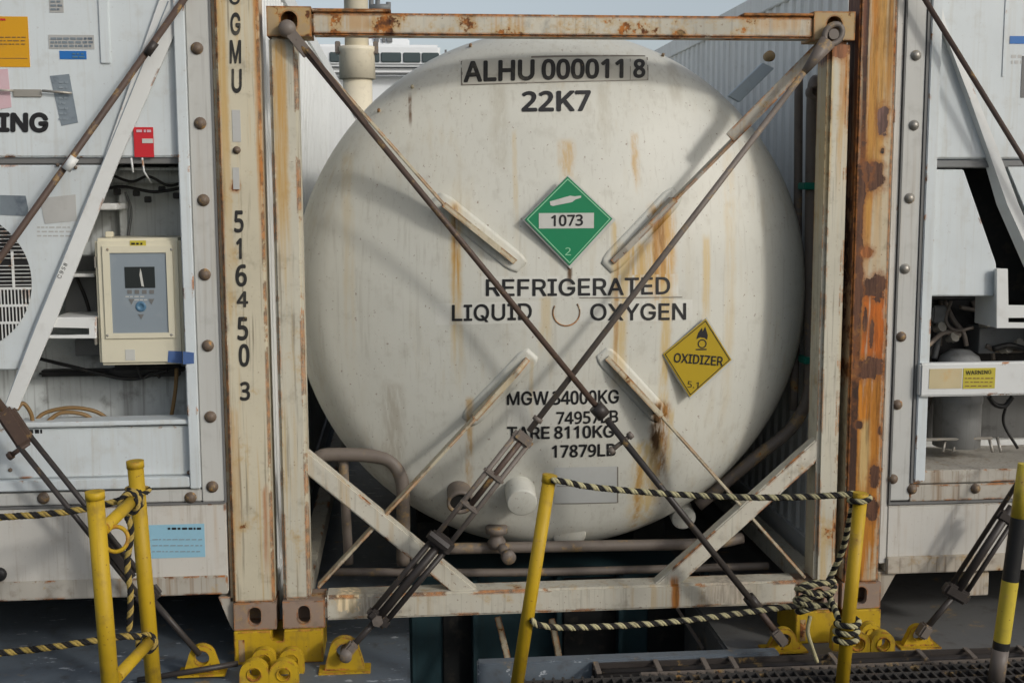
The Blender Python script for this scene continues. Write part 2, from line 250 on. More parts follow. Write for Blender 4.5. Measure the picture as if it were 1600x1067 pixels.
# ------------------------------------------------------------------ mesh helpers
class MB:
    def __init__(s): s.bm = bmesh.new()
    def box(s, x0, x1, y0, y1, z0, z1, bev=0.004, mi=0):
        v = [s.bm.verts.new((x, y, z)) for z in (z0, z1) for y in (y0, y1) for x in (x0, x1)]
        fs = [s.bm.faces.new([v[i] for i in q]) for q in ((0, 2, 3, 1), (4, 5, 7, 6), (0, 1, 5, 4), (2, 6, 7, 3), (0, 4, 6, 2), (1, 3, 7, 5))]
        for f in fs: f.material_index = mi
        if bev: bmesh.ops.bevel(s.bm, geom=list({e for f in fs for e in f.edges}), offset=bev, segments=2, affect='EDGES', clamp_overlap=True)
        return s
    def prism(s, pts, y0, y1, bev=0.003, mi=0):       # pts: (x, z) outline; y0 front, y1 back
        n = len(pts); a = [s.bm.verts.new((x, y0, z)) for x, z in pts]; b = [s.bm.verts.new((x, y1, z)) for x, z in pts]
        fs = [s.bm.faces.new(a), s.bm.faces.new(b[::-1])]
        for i in range(n): fs.append(s.bm.faces.new((a[i], b[i], b[(i+1) % n], a[(i+1) % n])))
        for f in fs: f.material_index = mi
        if bev: bmesh.ops.bevel(s.bm, geom=list({e for f in fs for e in f.edges}), offset=bev, segments=1, affect='EDGES', clamp_overlap=True)
        return s
    def bar(s, p, q, w, h, up=Vector((0, -1, 0)), bev=0.003, mi=0):   # w across, h along 'up'
        p, q = Vector(p), Vector(q); a = (q-p).normalized(); sd = a.cross(up).normalized(); u = sd.cross(a).normalized()
        v = [s.bm.verts.new(o + sd*(i*w/2) + u*(j*h/2)) for o in (p, q) for j in (-1, 1) for i in (-1, 1)]
        fs = [s.bm.faces.new([v[i] for i in k]) for k in ((0, 2, 3, 1), (4, 5, 7, 6), (0, 1, 5, 4), (2, 6, 7, 3), (0, 4, 6, 2), (1, 3, 7, 5))]
        for f in fs: f.material_index = mi
        if bev: bmesh.ops.bevel(s.bm, geom=list({e for f in fs for e in f.edges}), offset=bev, segments=2, affect='EDGES', clamp_overlap=True)
        return s
    def tube(s, pts, r, seg=12, caps=True, mi=0):
        pts = [Vector(p) for p in pts]; n = len(pts); rr = r if isinstance(r, (list, tuple)) else [r]*n
        t0 = (pts[1]-pts[0]).normalized(); nr = t0.orthogonal().normalized(); rings = []
        for i, p in enumerate(pts):
            t = (pts[min(i+1, n-1)]-pts[max(i-1, 0)]).normalized()
            nr = (nr - t*nr.dot(t)).normalized(); bn = t.cross(nr)
            rings.append([s.bm.verts.new(p + (nr*math.cos(2*math.pi*k/seg) + bn*math.sin(2*math.pi*k/seg))*rr[i]) for k in range(seg)])
        for i in range(n-1):
            for k in range(seg):
                f = s.bm.faces.new((rings[i][k], rings[i][(k+1) % seg], rings[i+1][(k+1) % seg], rings[i+1][k])); f.smooth = True; f.material_index = mi
        if caps:
            for rg in (rings[0][::-1], rings[-1]): s.bm.faces.new(rg).material_index = mi
        return s
    def lathe(s, o, axis, prof, seg=32, smooth=True, mi=0):   # prof: (distance along axis, radius)
        o = Vector(o); a = Vector(axis).normalized(); n1 = a.orthogonal().normalized(); n2 = a.cross(n1); rings = []
        for d, r in prof:
            if r < 1e-6: rings.append([s.bm.verts.new(o+a*d)])
            else: rings.append([s.bm.verts.new(o+a*d+(n1*math.cos(2*math.pi*k/seg)+n2*math.sin(2*math.pi*k/seg))*r) for k in range(seg)])
        for A, B in zip(rings, rings[1:]):
            for k in range(seg):
                j = (k+1) % seg
                if len(A) == 1 and len(B) == 1: continue
                q = (A[0], B[j], B[k]) if len(A) == 1 else ((A[k], A[j], B[0]) if len(B) == 1 else (A[k], A[j], B[j], B[k]))
                f = s.bm.faces.new(q); f.smooth = smooth; f.material_index = mi
        return s
    def ring(s, outer, inner, y0, y1, bev=0.0, mi=0):   # plate with a hole: outer / inner outlines of equal count in (x, z)
        n = len(outer); L = [[s.bm.verts.new((x, y, z)) for x, z in o] for o, y in ((outer, y0), (inner, y0), (inner, y1), (outer, y1))]
        for i in range(n):
            j = (i+1) % n
            for a, b in ((0, 1), (1, 2), (2, 3), (3, 0)):
                f = s.bm.faces.new((L[a][i], L[a][j], L[b][j], L[b][i])); f.material_index = mi
        return s

def root_of(o):
    while o.parent: o = o.parent
    return o
def mesh_obj(name, me, mats, parent=None, origin=None):
    for mt in (mats if isinstance(mats, (list, tuple)) else [mats]): me.materials.append(MT[mt] if isinstance(mt, str) else mt)
    o = bpy.data.objects.new(name, me); C.objects.link(o)
    if parent is not None:
        o.parent = parent; off = root_of(parent).location.copy()
        me.transform(Matrix.Translation(-off))
    else:
        if origin is None:
            xs = [v.co for v in me.vertices]
            origin = Vector(((min(v.x for v in xs)+max(v.x for v in xs))/2, (min(v.y for v in xs)+max(v.y for v in xs))/2, min(v.z for v in xs)))
        me.transform(Matrix.Translation(-Vector(origin))); o.location = origin
    return o
def obj(name, mb, mats, parent=None, origin=None):
    bmesh.ops.recalc_face_normals(mb.bm, faces=mb.bm.faces[:])
    me = bpy.data.meshes.new(name); mb.bm.to_mesh(me); mb.bm.free()
    return mesh_obj(name, me, mats, parent, origin)
def tag(o, label, cat, group=None):
    o['label'] = label; o['category'] = cat
    if group: o['group'] = group
    return o
def thing(name, label, cat, loc, group=None):
    o = bpy.data.objects.new(name, None); C.objects.link(o); o.location = loc; o.empty_display_size = 0.2
    return tag(o, label, cat, group)
def struct(name, mb, mats): o = obj(name, mb, mats, None); o['kind'] = 'structure'; return o

def circ(cx, cz, r, n=32, rz=None, ph=0.0): return [(cx+r*math.cos(ph+2*math.pi*k/n), cz+(rz or r)*math.sin(ph+2*math.pi*k/n)) for k in range(n)]
def rect_ring(x0, x1, z0, z1, n=32):
    out = []
    cx, cz, hx, hz = (x0+x1)/2, (z0+z1)/2, (x1-x0)/2, (z1-z0)/2
    for k in range(n):
        a = 2*math.pi*k/n + math.pi/n*0; c, q = math.cos(a), math.sin(a); t = 1/max(abs(c), abs(q)); out.append((cx+c*t*hx, cz+q*t*hz))
    return out

# letter outlines: advance width and contours, in thousandths of the em
GLYPHS = {"A":[660,[[[22,0],[276,700],[380,700],[637,0],[543,0],[395,415],[363,512],[319,657],[337,657],[293,510],[263,415],[117,0]],[[151,195],[151,274],[509,274],[509,195]]]],"L":[540,[[[83,0],[83,700],[172,700],[172,78],[496,78],[496,0]]]],"H":[711,[[[83,0],[83,700],[172,700],[172,397],[539,397],[539,700],[628,700],[628,0],[539,0],[539,319],[172,319],[172,0]]]],"U":[711,[[[356,-11],[316,-10],[279,-3],[243,7],[212,21],[183,39],[157,59],[135,83],[117,110],[102,139],[91,171],[85,204],[83,238],[83,700],[171,700],[171,245],[172,220],[176,198],[183,176],[194,155],[206,136],[220,120],[238,106],[257,94],[279,84],[303,77],[329,73],[356,72],[384,73],[410,77],[433,84],[455,94],[474,106],[491,120],[506,136],[518,155],[528,176],[535,198],[539,220],[540,245],[540,700],[628,700],[628,238],[627,204],[620,171],[609,139],[595,110],[576,83],[554,59],[528,39],[499,21],[468,7],[433,-3],[396,-10]]]],"0":[540,[[[270,-10],[217,-3],[171,14],[133,44],[102,85],[79,138],[61,200],[51,271],[48,352],[48,406],[53,456],[60,504],[68,545],[82,584],[97,616],[118,645],[140,668],[167,686],[196,700],[232,709],[270,710],[323,705],[369,688],[408,657],[439,616],[463,565],[480,502],[490,432],[493,352],[493,297],[488,246],[481,200],[473,157],[459,120],[444,85],[423,58],[401,34],[374,14],[343,2],[309,-7]],[[270,65],[304,68],[333,82],[357,104],[374,135],[388,176],[398,225],[405,283],[406,352],[405,418],[398,476],[388,526],[374,565],[357,596],[333,618],[304,632],[270,637],[236,632],[207,618],[184,596],[166,565],[152,526],[143,476],[137,418],[135,352],[137,283],[143,225],[152,176],[166,137],[184,104],[207,82],[236,70]]]],"1":[540,[[[256,0],[256,437],[258,528],[260,610],[232,582],[201,557],[131,499],[85,557],[268,700],[340,700],[340,0]]]],"2":[540,[[[46,75],[213,256],[295,350],[312,370],[326,391],[338,411],[348,432],[357,452],[362,473],[365,497],[367,519],[365,546],[359,569],[348,589],[335,606],[319,620],[299,628],[278,635],[254,637],[232,635],[212,632],[191,627],[172,618],[154,608],[137,598],[120,584],[102,570],[53,628],[73,644],[94,659],[118,673],[142,686],[167,697],[195,703],[224,709],[254,710],[299,707],[338,698],[372,681],[401,661],[425,633],[442,601],[452,563],[456,522],[454,497],[449,470],[442,446],[434,420],[422,396],[408,372],[393,350],[374,326],[355,302],[333,277],[311,253],[287,227],[154,84],[154,80],[483,80],[483,0],[46,0]]]],"3":[540,[[[225,-10],[200,-9],[174,-9],[150,-5],[126,-2],[102,3],[80,10],[60,19],[39,29],[39,109],[61,99],[84,90],[106,82],[130,77],[154,70],[178,67],[200,65],[222,63],[263,67],[299,73],[328,84],[352,101],[369,121],[382,145],[389,171],[393,201],[389,232],[381,258],[365,280],[343,295],[316,309],[285,318],[249,324],[210,326],[147,326],[147,398],[210,398],[248,401],[278,408],[307,418],[330,435],[348,454],[360,478],[369,502],[370,531],[369,555],[362,575],[352,592],[338,608],[319,621],[300,630],[277,635],[251,637],[227,635],[203,632],[181,627],[160,620],[142,611],[123,601],[104,591],[87,579],[43,639],[61,652],[82,666],[106,678],[131,690],[159,698],[188,705],[219,709],[251,710],[299,707],[341,698],[377,683],[406,661],[430,635],[447,606],[456,572],[459,536],[458,504],[449,473],[437,446],[418,423],[396,403],[370,388],[341,377],[309,369],[309,365],[348,359],[382,348],[413,331],[437,312],[456,289],[471,263],[478,232],[481,200],[478,155],[466,116],[446,80],[418,48],[382,22],[338,5],[287,-7]]]],"4":[540,[[[335,157],[10,157],[10,234],[328,703],[418,703],[418,236],[521,236],[521,157],[418,157],[418,0],[335,0]],[[335,236],[335,406],[336,483],[338,558],[340,615],[336,615],[318,570],[294,528],[96,236]]]],"5":[540,[[[234,-10],[208,-9],[186,-7],[162,-5],[140,0],[118,5],[97,12],[79,19],[63,29],[63,111],[73,104],[87,97],[99,90],[114,85],[130,80],[145,77],[160,73],[176,70],[236,65],[271,67],[302,73],[330,85],[353,101],[372,121],[386,147],[393,179],[396,215],[394,248],[386,277],[372,300],[353,321],[331,336],[302,347],[270,353],[232,357],[172,352],[121,343],[77,370],[104,700],[434,700],[434,621],[179,621],[160,420],[203,427],[261,430],[292,429],[321,423],[348,417],[376,406],[400,394],[420,377],[439,359],[456,338],[468,314],[478,287],[483,258],[485,225],[481,172],[470,126],[449,87],[420,53],[384,26],[341,5],[290,-5]]]],"6":[540,[[[282,-10],[251,-9],[222,-2],[193,9],[167,24],[142,43],[120,65],[101,94],[84,126],[72,162],[61,203],[56,249],[55,299],[55,330],[56,360],[58,389],[61,418],[67,447],[72,476],[79,504],[89,529],[99,555],[111,579],[126,603],[142,623],[160,642],[181,659],[205,674],[230,686],[258,697],[289,703],[323,709],[360,710],[403,709],[442,702],[442,627],[405,635],[364,639],[331,637],[304,633],[278,625],[256,616],[237,604],[219,589],[203,574],[191,555],[179,534],[171,512],[162,490],[155,464],[150,439],[147,413],[145,386],[143,357],[149,357],[160,374],[172,389],[188,403],[203,415],[224,425],[244,432],[270,437],[295,439],[340,435],[377,425],[411,406],[440,382],[464,352],[481,316],[492,273],[495,225],[492,174],[481,128],[463,87],[437,53],[406,26],[370,7],[330,-5]],[[282,63],[309,67],[335,73],[355,85],[376,102],[391,125],[401,154],[408,186],[411,225],[410,258],[403,285],[393,309],[379,331],[362,348],[340,360],[314,367],[285,370],[263,369],[244,365],[225,359],[208,350],[193,340],[181,330],[169,316],[159,302],[152,289],[145,273],[142,258],[142,242],[142,222],[145,200],[150,179],[157,159],[166,140],[176,121],[190,106],[203,90],[220,79],[239,70],[260,65]]]],"7":[540,[[[405,621],[43,621],[43,700],[493,700],[493,630],[227,0],[135,0]]]],"8":[540,[[[271,-10],[222,-7],[178,3],[140,19],[108,41],[84,68],[65,101],[55,137],[51,179],[53,213],[61,244],[73,271],[90,295],[111,316],[135,335],[159,352],[186,367],[164,382],[143,400],[123,418],[106,439],[92,461],[82,487],[75,514],[73,543],[75,570],[80,594],[89,616],[101,637],[116,654],[133,669],[152,681],[174,693],[196,700],[220,707],[246,710],[271,710],[297,710],[323,707],[347,700],[369,693],[391,681],[410,669],[427,654],[440,637],[452,616],[461,594],[466,570],[468,543],[466,512],[459,485],[447,459],[432,439],[413,418],[391,401],[369,386],[341,370],[360,360],[379,350],[396,338],[413,324],[430,311],[444,297],[458,282],[470,265],[478,246],[485,227],[488,205],[490,183],[488,154],[483,128],[475,102],[463,80],[447,60],[429,43],[408,27],[386,14],[360,3],[333,-3],[302,-9]],[[271,406],[294,417],[314,430],[333,442],[350,458],[364,475],[374,493],[381,514],[382,540],[381,562],[376,582],[365,599],[352,613],[336,625],[318,632],[295,637],[270,639],[246,637],[224,632],[205,625],[190,613],[176,599],[166,582],[160,562],[159,540],[160,514],[167,492],[178,473],[191,458],[208,444],[227,430],[248,418]],[[268,63],[300,65],[328,70],[352,80],[370,96],[386,113],[396,133],[403,155],[405,181],[403,205],[396,225],[384,246],[369,263],[348,280],[323,299],[294,316],[258,333],[230,319],[205,302],[184,285],[167,268],[154,248],[143,227],[138,203],[137,178],[138,154],[145,131],[154,111],[169,94],[186,80],[210,70],[237,65]]]],"9":[540,[[[186,-10],[143,-7],[104,-2],[104,73],[142,65],[183,61],[215,63],[242,67],[268,75],[290,84],[311,97],[328,111],[343,128],[357,145],[367,166],[376,188],[384,210],[391,236],[394,261],[400,289],[401,316],[403,343],[398,343],[388,326],[374,312],[360,297],[343,285],[323,275],[302,268],[277,263],[249,261],[207,265],[169,277],[135,294],[106,318],[82,348],[65,384],[55,427],[51,475],[55,526],[65,572],[84,613],[108,647],[140,674],[176,695],[217,707],[265,710],[295,709],[324,702],[353,691],[381,676],[405,657],[427,635],[446,606],[463,575],[475,538],[485,497],[490,451],[492,401],[492,370],[490,341],[488,312],[485,282],[480,253],[475,224],[468,196],[458,171],[447,145],[435,121],[420,97],[405,77],[386,58],[365,41],[341,26],[316,14],[289,3],[258,-3],[224,-9]],[[261,331],[283,331],[302,335],[321,341],[338,350],[353,360],[365,370],[377,384],[388,398],[394,413],[401,429],[405,442],[405,458],[405,480],[401,500],[396,521],[389,541],[381,562],[370,579],[357,596],[343,610],[326,621],[307,630],[287,635],[265,637],[237,633],[213,627],[191,615],[172,598],[155,575],[145,546],[138,514],[135,475],[137,442],[143,415],[154,391],[167,369],[184,352],[207,340],[232,333]]]],"K":[642,[[[143,199],[143,297],[191,359],[239,417],[292,473],[501,700],[616,700],[318,380],[314,380]],[[83,0],[83,700],[172,700],[172,459],[171,309],[172,265],[172,0]],[[512,0],[259,356],[314,425],[617,0]]]],"R":[617,[[[83,0],[83,700],[325,700],[363,697],[399,693],[430,683],[458,672],[483,657],[505,639],[523,619],[536,595],[549,571],[557,543],[561,514],[562,484],[561,454],[557,425],[549,399],[536,373],[523,351],[505,330],[483,314],[458,298],[429,287],[397,279],[363,274],[325,272],[173,272],[173,351],[322,351],[347,352],[370,355],[391,360],[410,367],[425,375],[439,386],[450,399],[459,413],[466,429],[470,446],[473,465],[474,484],[473,505],[470,523],[466,540],[459,557],[450,571],[439,584],[425,595],[410,605],[391,612],[370,617],[347,620],[320,622],[172,622],[172,0]],[[485,0],[316,315],[417,315],[589,0]]]],"E":[576,[[[83,0],[83,700],[512,700],[512,622],[172,622],[172,393],[488,393],[488,315],[172,315],[172,78],[516,78],[516,0]]]],"F":[564,[[[83,0],[83,700],[507,700],[507,622],[172,622],[172,382],[476,382],[476,304],[172,304],[172,0]]]],"I":[413,[[[43,0],[43,78],[162,78],[162,622],[43,622],[43,700],[370,700],[370,622],[252,622],[252,78],[370,78],[370,0]]]],"G":[715,[[[370,-10],[325,-7],[282,1],[242,15],[205,34],[172,59],[143,88],[117,121],[95,160],[78,201],[65,246],[58,296],[55,349],[58,403],[65,452],[78,498],[95,540],[117,579],[142,612],[172,641],[205,666],[241,685],[279,699],[320,707],[364,710],[392,708],[418,706],[443,700],[468,693],[492,683],[514,672],[535,660],[554,645],[572,630],[590,612],[604,593],[617,572],[630,551],[639,528],[646,505],[652,480],[561,480],[556,496],[549,512],[540,527],[532,540],[523,554],[513,565],[502,578],[490,587],[477,597],[463,604],[448,611],[433,616],[418,622],[400,624],[384,626],[364,627],[334,624],[305,619],[278,609],[252,594],[228,576],[206,556],[188,529],[172,501],[160,468],[150,432],[144,392],[142,349],[144,307],[150,267],[160,231],[172,199],[188,171],[208,144],[228,124],[253,105],[279,91],[308,81],[338,74],[370,73],[399,74],[425,78],[451,87],[474,98],[495,111],[514,128],[531,147],[545,169],[556,194],[564,220],[569,248],[571,278],[597,274],[389,274],[389,352],[657,352],[657,275],[655,234],[648,194],[637,158],[620,125],[600,95],[576,69],[549,45],[518,26],[484,11],[448,0],[410,-7]]]],"T":[617,[[[44,622],[44,700],[573,700],[573,622],[353,622],[353,0],[265,0],[265,622]]]],"D":[690,[[[301,0],[132,0],[132,78],[296,78],[336,80],[374,87],[407,96],[437,111],[463,129],[487,151],[506,176],[521,205],[534,237],[542,272],[547,311],[549,351],[547,392],[542,429],[534,463],[521,496],[506,524],[487,549],[465,571],[440,589],[411,602],[378,613],[342,619],[304,622],[128,622],[128,700],[309,700],[359,697],[404,689],[447,677],[485,657],[518,634],[549,606],[575,575],[595,538],[613,496],[626,452],[633,403],[635,351],[633,298],[626,249],[613,205],[595,164],[573,127],[547,94],[517,66],[483,43],[443,23],[400,11],[352,3]],[[172,700],[172,0],[83,0],[83,700]]]],"Q":[733,[[[337,219],[430,219],[507,117],[528,89],[644,-66],[551,-66],[476,37],[455,63]],[[367,-10],[323,-7],[282,1],[243,15],[206,34],[173,58],[144,87],[118,121],[96,158],[78,201],[66,246],[58,296],[55,349],[58,403],[66,452],[78,498],[96,540],[118,579],[144,612],[173,641],[206,666],[243,685],[282,699],[323,707],[367,710],[411,707],[452,699],[491,685],[528,666],[561,641],[590,612],[616,579],[638,540],[656,498],[668,452],[675,403],[678,349],[675,296],[668,246],[656,201],[638,158],[616,121],[590,87],[561,58],[528,34],[491,15],[452,1],[411,-7]],[[367,73],[397,74],[426,81],[454,91],[480,105],[505,122],[527,144],[545,169],[561,198],[575,231],[584,267],[590,307],[591,349],[590,393],[584,432],[575,469],[561,502],[545,531],[527,556],[505,578],[480,595],[454,609],[426,619],[397,624],[367,627],[337,624],[307,619],[279,609],[253,595],[230,578],[208,556],[188,529],[172,501],[160,468],[150,432],[144,392],[142,349],[144,307],[150,267],[160,231],[172,198],[188,169],[208,144],[230,122],[253,105],[279,91],[307,81],[337,74]]]],"O":[733,[[[367,-10],[323,-7],[282,1],[243,15],[206,34],[173,58],[144,87],[118,121],[96,158],[78,201],[66,246],[58,296],[55,349],[58,403],[66,452],[78,498],[96,540],[118,579],[144,612],[173,641],[206,666],[243,685],[282,699],[323,707],[367,710],[411,707],[452,699],[491,685],[528,666],[561,641],[590,612],[616,579],[638,540],[656,498],[668,452],[675,403],[678,349],[675,296],[668,246],[656,201],[638,158],[616,121],[590,87],[561,58],[528,34],[491,15],[452,1],[411,-7]],[[367,73],[397,74],[426,81],[454,91],[480,105],[505,122],[527,144],[545,169],[561,198],[575,231],[584,267],[590,307],[591,349],[590,393],[584,432],[575,469],[561,502],[545,531],[527,556],[505,578],[480,595],[454,609],[426,619],[397,624],[367,627],[337,624],[307,619],[279,609],[253,595],[230,578],[208,556],[188,529],[172,501],[160,468],[150,432],[144,392],[142,349],[144,307],[150,267],[160,231],[172,198],[188,169],[208,144],[230,122],[253,105],[279,91],[307,81],[337,74]]]],"X":[652,[[[25,0],[298,391],[298,325],[40,700],[143,700],[245,550],[281,496],[307,452],[334,402],[319,402],[347,452],[374,496],[410,550],[514,700],[613,700],[356,329],[356,395],[627,0],[525,0],[402,177],[369,227],[344,268],[316,318],[336,318],[309,270],[283,228],[250,177],[125,0]]]],"Y":[649,[[[279,0],[279,286],[22,700],[125,700],[264,473],[305,402],[315,384],[325,363],[334,341],[344,316],[308,316],[318,341],[326,364],[336,385],[345,403],[385,473],[524,700],[626,700],[369,286],[369,0]]]],"N":[719,[[[83,0],[83,700],[187,700],[472,252],[499,208],[534,147],[569,76],[557,74],[551,149],[549,216],[549,268],[549,700],[637,700],[637,0],[532,0],[278,399],[243,455],[204,524],[149,622],[164,624],[168,528],[171,451],[172,400],[172,0]]]],"M":[864,[[[83,0],[83,700],[209,700],[381,257],[395,219],[411,169],[428,116],[443,67],[422,67],[437,114],[454,166],[470,217],[484,257],[655,700],[781,700],[781,0],[693,0],[693,400],[693,450],[694,507],[696,568],[697,628],[706,628],[685,562],[663,499],[642,443],[627,400],[470,0],[393,0],[234,400],[219,441],[199,496],[177,561],[154,628],[164,628],[165,572],[166,512],[168,451],[168,400],[168,0]]]],"W":[943,[[[213,0],[22,700],[113,700],[224,270],[241,199],[257,129],[271,55],[260,55],[275,129],[290,199],[308,270],[421,700],[523,700],[635,270],[652,199],[668,129],[683,55],[671,55],[686,129],[701,199],[719,270],[829,700],[921,700],[729,0],[626,0],[506,444],[483,538],[462,653],[481,653],[461,543],[437,444],[316,0]]]],"B":[627,[[[83,0],[83,700],[331,700],[366,699],[397,693],[426,686],[452,675],[474,661],[494,645],[510,627],[524,608],[534,586],[542,564],[546,539],[547,514],[546,492],[543,473],[539,455],[532,440],[523,426],[513,414],[502,403],[490,393],[477,385],[462,378],[448,371],[433,367],[433,360],[450,359],[466,353],[483,347],[499,337],[514,326],[529,312],[542,297],[553,279],[562,260],[569,238],[573,213],[575,187],[573,161],[568,138],[561,114],[550,92],[536,72],[518,54],[498,39],[473,25],[446,14],[414,6],[378,1],[340,0]],[[172,78],[337,78],[374,80],[407,87],[433,96],[454,110],[469,127],[480,144],[487,165],[488,188],[488,205],[484,221],[479,238],[470,253],[461,267],[450,279],[436,290],[421,300],[403,308],[384,314],[363,316],[341,318],[172,318]],[[172,392],[327,392],[347,393],[364,396],[381,400],[396,407],[411,415],[424,425],[435,436],[444,448],[452,463],[458,479],[461,494],[462,512],[459,534],[454,554],[444,573],[430,590],[411,604],[389,613],[362,619],[330,622],[172,622]]]],"P":[612,[[[83,0],[83,700],[323,700],[362,697],[397,692],[429,683],[457,670],[481,655],[503,635],[521,615],[536,591],[547,565],[556,538],[560,509],[562,479],[560,447],[556,418],[547,391],[536,364],[521,341],[503,320],[481,301],[457,285],[429,272],[397,263],[362,257],[323,256],[150,256],[150,333],[320,333],[347,334],[370,338],[391,344],[408,352],[424,363],[437,374],[450,388],[458,404],[465,421],[470,439],[473,458],[473,479],[473,498],[470,517],[465,535],[458,553],[448,568],[437,582],[424,593],[408,604],[391,611],[369,617],[345,620],[319,622],[172,622],[172,0]]]],"C":[701,[[[367,-10],[323,-7],[282,1],[243,15],[206,34],[173,58],[143,87],[118,121],[96,158],[78,201],[66,246],[58,296],[55,349],[58,403],[66,452],[78,498],[96,540],[118,579],[143,612],[173,641],[206,666],[243,685],[282,699],[323,707],[367,710],[393,708],[419,706],[444,700],[468,693],[491,685],[513,674],[534,661],[553,648],[571,633],[587,615],[602,595],[616,575],[627,553],[637,529],[645,505],[650,479],[561,479],[557,496],[551,513],[543,528],[535,543],[525,556],[516,568],[503,579],[491,589],[479,598],[463,605],[450,612],[433,617],[418,622],[402,624],[385,626],[367,627],[337,624],[307,619],[279,609],[253,594],[228,576],[206,554],[188,529],[172,501],[160,468],[150,432],[144,392],[142,349],[144,307],[150,267],[160,231],[172,199],[188,169],[208,144],[228,122],[253,105],[279,91],[307,81],[337,74],[367,73],[385,73],[402,76],[418,78],[433,83],[450,88],[463,95],[479,102],[491,111],[503,121],[516,132],[525,144],[535,157],[543,172],[551,187],[557,204],[561,220],[650,220],[645,195],[637,171],[628,147],[616,125],[602,105],[589,85],[572,67],[553,52],[534,39],[513,26],[491,15],[469,7],[444,0],[419,-6],[393,-8]]]],"Z":[602,[[[58,0],[58,63],[375,529],[421,593],[469,655],[479,624],[392,622],[307,622],[55,622],[55,700],[546,700],[546,635],[232,177],[184,111],[133,45],[124,74],[209,78],[294,78],[549,78],[549,0]]]],"S":[615,[[[308,-12],[271,-11],[237,-6],[205,1],[176,12],[149,26],[125,43],[105,62],[88,83],[74,106],[63,132],[56,158],[52,188],[143,188],[147,169],[151,151],[160,135],[169,121],[182,109],[195,98],[212,88],[228,81],[248,76],[267,72],[287,69],[308,67],[331,69],[353,72],[374,76],[393,83],[411,91],[428,102],[441,113],[452,127],[462,140],[469,157],[474,173],[476,191],[474,208],[470,221],[465,235],[457,246],[447,256],[435,265],[422,274],[407,282],[391,287],[374,294],[356,300],[337,305],[253,329],[212,342],[176,358],[144,377],[118,397],[98,422],[83,448],[74,479],[72,512],[73,540],[80,568],[89,593],[103,616],[120,637],[140,655],[164,671],[190,685],[217,696],[248,703],[279,707],[312,710],[347,707],[378,703],[407,694],[435,685],[459,671],[483,655],[502,637],[518,617],[532,595],[542,571],[549,546],[551,520],[463,520],[459,545],[448,567],[435,586],[415,601],[393,615],[367,623],[340,628],[309,631],[287,630],[267,627],[248,622],[230,616],[215,608],[199,598],[187,587],[177,575],[169,562],[162,547],[160,532],[158,517],[160,499],[164,484],[171,470],[180,459],[191,448],[204,439],[217,430],[232,424],[248,418],[263,413],[278,407],[292,403],[363,384],[429,363],[446,355],[462,347],[477,337],[494,327],[507,315],[521,303],[532,287],[543,272],[551,254],[557,235],[560,213],[561,191],[560,162],[554,136],[545,111],[531,88],[514,66],[495,47],[472,29],[444,15],[415,3],[382,-6],[347,-11]]]],".":[259,[[[131,-6],[118,-6],[107,-1],[96,4],[87,12],[78,22],[73,33],[69,44],[69,56],[69,69],[73,81],[78,91],[87,100],[96,109],[107,114],[118,118],[131,120],[143,118],[155,114],[166,109],[176,100],[184,91],[190,81],[193,69],[194,56],[193,44],[190,33],[184,22],[176,12],[166,4],[155,-1],[143,-6]]]]}
def area(c): return sum(c[i][0]*c[(i+1) % len(c)][1]-c[i][1]*c[(i+1) % len(c)][0] for i in range(len(c)))/2
def inside(p, c):
    r = False
    for i in range(len(c)):
        (x1, y1), (x2, y2) = c[i], c[(i+1) % len(c)]
        if (y1 > p[1]) != (y2 > p[1]) and p[0] < (x2-x1)*(p[1]-y1)/(y2-y1)+x1: r = not r
    return r
def text_geo(body, bold=0.0, spacing=1.0):
    bm = bmesh.new(); x = 0; k = 0
    for ch in body:
        if ch == ' ': x += 190; continue
        adv, cs = GLYPHS[ch]; sg = area(max(cs, key=lambda c: abs(area(c))))
        outs = [c for c in cs if area(c)*sg > 0]; holes = [c for c in cs if area(c)*sg < 0]
        for oc in outs:                       # the strokes of a letter may overlap: each is filled on its own
            cu = bpy.data.curves.new('txt', 'CURVE'); cu.dimensions = '2D'; cu.fill_mode = 'FRONT'; cu.resolution_u = 1
            for c in [oc]+[h for h in holes if inside(h[0], oc)]:
                sp = cu.splines.new('POLY'); sp.points.add(len(c)-1); sp.use_cyclic_u = True
                for p, (px, py) in zip(sp.points, c): p.co = ((px+x)/700, py/700, 0, 1)
            o = bpy.data.objects.new('txt', cu); C.objects.link(o); bpy.context.view_layer.update()
            m2 = bpy.data.meshes.new_from_object(o.evaluated_get(bpy.context.evaluated_depsgraph_get()))
            m2.transform(Matrix.Translation((0, 0, 0.05*(k % 2)))); bm.from_mesh(m2); k += 1
            bpy.data.objects.remove(o); bpy.data.curves.remove(cu); bpy.data.meshes.remove(m2)
        x += adv*spacing
    me = bpy.data.meshes.new('txt'); bm.to_mesh(me); bm.free(); me.materials.clear()
    if bold > 0:                      # heavier strokes: the outline swept round a small circle
        bm = bmesh.new()
        for k in range(9):
            m2 = me.copy(); d = (0, 0) if k == 0 else (bold*math.cos(k*math.pi/4), bold*math.sin(k*math.pi/4))
            m2.transform(Matrix.Translation((d[0], d[1], 0.004*k))); bm.from_mesh(m2); bpy.data.meshes.remove(m2)
        bm.to_mesh(me); bm.free()
    xs = [v.co.x for v in me.vertices]; ys = [v.co.y for v in me.vertices]
    x0, x1, y0, y1 = min(xs), max(xs), min(ys), max(ys)
    me.transform(Matrix.Diagonal((1/(x1-x0), 1/(y1-y0), 1, 1)) @ Matrix.Translation((-x0, -y0, 0)))
    return me
def lerp4(q, u, v): return (q[0]*(1-u)+q[1]*u)*(1-v) + (q[3]*(1-u)+q[2]*u)*v
